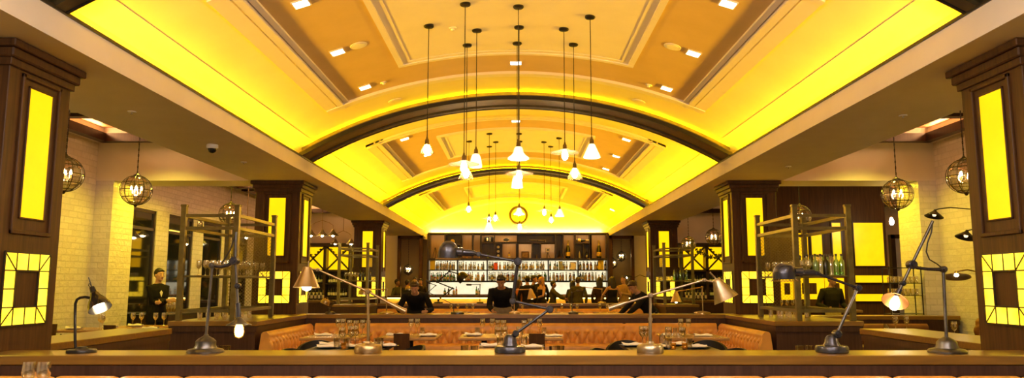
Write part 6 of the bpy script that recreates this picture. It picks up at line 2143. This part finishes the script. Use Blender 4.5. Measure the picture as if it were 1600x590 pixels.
# staff
person('bartender in black shirt bending forward over the middle ledge, left one of two', stand(651, 15.2), R(2), 1.76, False, 50, 'light', 'short', 'brown', BLK, hands=[(0.24, -0.52, 0.96), (-0.24, -0.52, 0.96)], head=(0, -4), apron=('black_apron', (0.015, 0.013, 0.013)), voxel=0.009)
person('bartender in black shirt and grey apron bending forward, right one of two', stand(785, 15.2), R(-3), 1.80, False, 39, 'tan', 'short', 'black', BLK, hands=[(0.24, -0.52, 0.97), (-0.15, -0.52, 0.97)], head=(0, 4), apron=GREY_AP, voxel=0.009)
person('waitress in black bending to the left over the booth behind the middle ledge', stand(1013, 15.0), R(-68), 1.66, True, 37, 'tan', 'bun', 'brown', BLK, ('pale_trousers', (0.30, 0.23, 0.15)), hands=[(0.16, -0.62, 0.86), (-0.16, -0.60, 0.86)], head=(20, 6), voxel=0.009)
person('man in black shirt and beige apron standing behind the right shelf unit', stand(1298, 15.3), R(12), 1.68, False, 6, 'tan', 'short', 'black', ('black_check', (0.020, 0.017, 0.012)), hands=[(0.20, -0.22, 1.0), (-0.22, -0.22, 1.0)], head=(0, 7), apron=('beige_apron', (0.42, 0.31, 0.13)), voxel=0.009)
person('woman in black jacket and white blouse with arms folded, standing by the left windows', stand(246, 14.95), R(52), 1.76, True, 0, 'light', 'bun', 'black', BLK, BLK, hands=[(-0.08, -0.26, 1.13), (0.08, -0.24, 1.17)], head=(6, 4), collar=('white', (0.72, 0.68, 0.60)), blazer=True, voxel=0.009)
# guests along the bar
Yg = 25.4
def guest(px, rot, label, **k):
    person(label, stand(px, k.pop('Y', Yg)), R(rot), voxel=0.012, **k)
TANS = ('tan_shirt', (0.40, 0.26, 0.12)); OLIVE = ('olive', (0.075, 0.065, 0.03)); RUST = ('rust', (0.42, 0.15, 0.04)); CHAR = ('charcoal', (0.035, 0.032, 0.032))
guest(811, 75, 'woman in rust top partly behind the dark dome lamp arm, at the bar', h=1.62, female=True, skin_c='tan', hair='long', hair_c='brown', top=RUST, Y=25.0)
guest(824, 190, 'man in black seen from behind at the bar, left of the blonde woman', h=1.74, top=BLK, hair='short', Y=24.6)
guest(834, 70, 'dark haired man leaning towards the blonde woman', h=1.77, top=CHAR, hair='short', skin_c='tan', Y=25.7)
guest(846, -60, 'blonde woman in sleeveless black dress facing left at the bar', h=1.72, female=True, hair='long', hair_c='blonde', dress=True, sleeves=False, skin_c='light', hands=[(0.12, -0.30, 1.05), (-0.20, -0.12, 0.85)], Y=25.1)
guest(843, 180, 'dark haired person behind the blonde woman, only the head showing', h=1.80, top=BLK, Y=26.3)
guest(864, 80, 'man in olive shirt facing right at the bar, lower than the others', h=1.58, top=OLIVE, skin_c='brown', hands=[(0.10, -0.42, 1.02), (-0.12, -0.40, 1.0)], Y=25.6)
guest(903, 170, 'person in dark olive jacket seen from behind in the middle right of the bar', h=1.70, top=OLIVE, hair='short', hair_c='brown', blazer=True, Y=24.75)
guest(895, 195, 'dark haired person close beside the olive jacketed one at the bar', h=1.60, female=True, top=CHAR, hair='long', Y=26.1)
guest(937, 185, 'woman with long dark hair in brown top seen from behind at the bar', h=1.70, female=True, top=('dark_brown', (0.05, 0.028, 0.015)), hair='long', Y=25.0)
guest(957, 200, 'woman with long black hair in sleeveless black dress, bare arms, back turned', h=1.72, female=True, dress=True, sleeves=False, hair='long', skin_c='tan', hands=[(0.30, -0.20, 1.0), (-0.27, -0.15, 0.92)], Y=24.3)
guest(975, -40, 'man in tan shirt at the right end of the bar, behind the bending waitress', h=1.75, top=TANS, bottom=TANS, hair='short', hair_c='brown', skin_c='light', hands=[(0.10, -0.30, 1.2), (-0.22, -0.15, 0.9)], Y=25.2)
# group at the left end of the bar
guest(620, 70, 'man in grey-green jacket at the left end of the bar, leftmost of four', h=1.66, top=('grey_green', (0.07, 0.07, 0.045)), skin_c='brown', Y=27.9)
guest(636, 150, 'person in grey at the left end of the bar, second of four', h=1.64, top=CHAR, skin_c='tan', Y=27.55)
guest(648, 0, 'man in black jacket and white shirt facing the camera, left end of bar', h=1.74, top=BLK, collar=('white', (0.72, 0.68, 0.60)), blazer=True, skin_c='light', hands=[(0.10, -0.32, 1.2), (-0.12, -0.30, 1.15)], Y=28.1)
guest(657, -20, 'dark haired person just behind the man in white shirt, rightmost of four', h=1.70, top=CHAR, skin_c='tan', Y=28.7)

# ================================================================== telling look-alikes apart by their order
import collections as _co
_by = _co.defaultdict(list)
for o in C.objects:
    if o.parent is None and o.get('label') and o.get('group'):
        _by[o['label']].append(o)
ORD = ['leftmost', 'second from left', 'third from left', 'fourth from left', 'fifth from left', 'sixth from left', 'seventh from left', 'eighth from left', 'ninth from left']
for lb, os_ in _by.items():
    if 2 <= len(os_) <= 9 and not any(w_ in lb for w_ in ('shelf unit', 'low cabinet', 'under the left window')):
        os_.sort(key=lambda o: o.location.x / o.location.y)
        for i, o in enumerate(os_):
            if len(os_) == 2:
                o['label'] = lb + (', left one' if i == 0 else ', right one')
            else:
                o['label'] = lb + ', ' + (ORD[i] if i < len(os_) - 1 else 'rightmost')
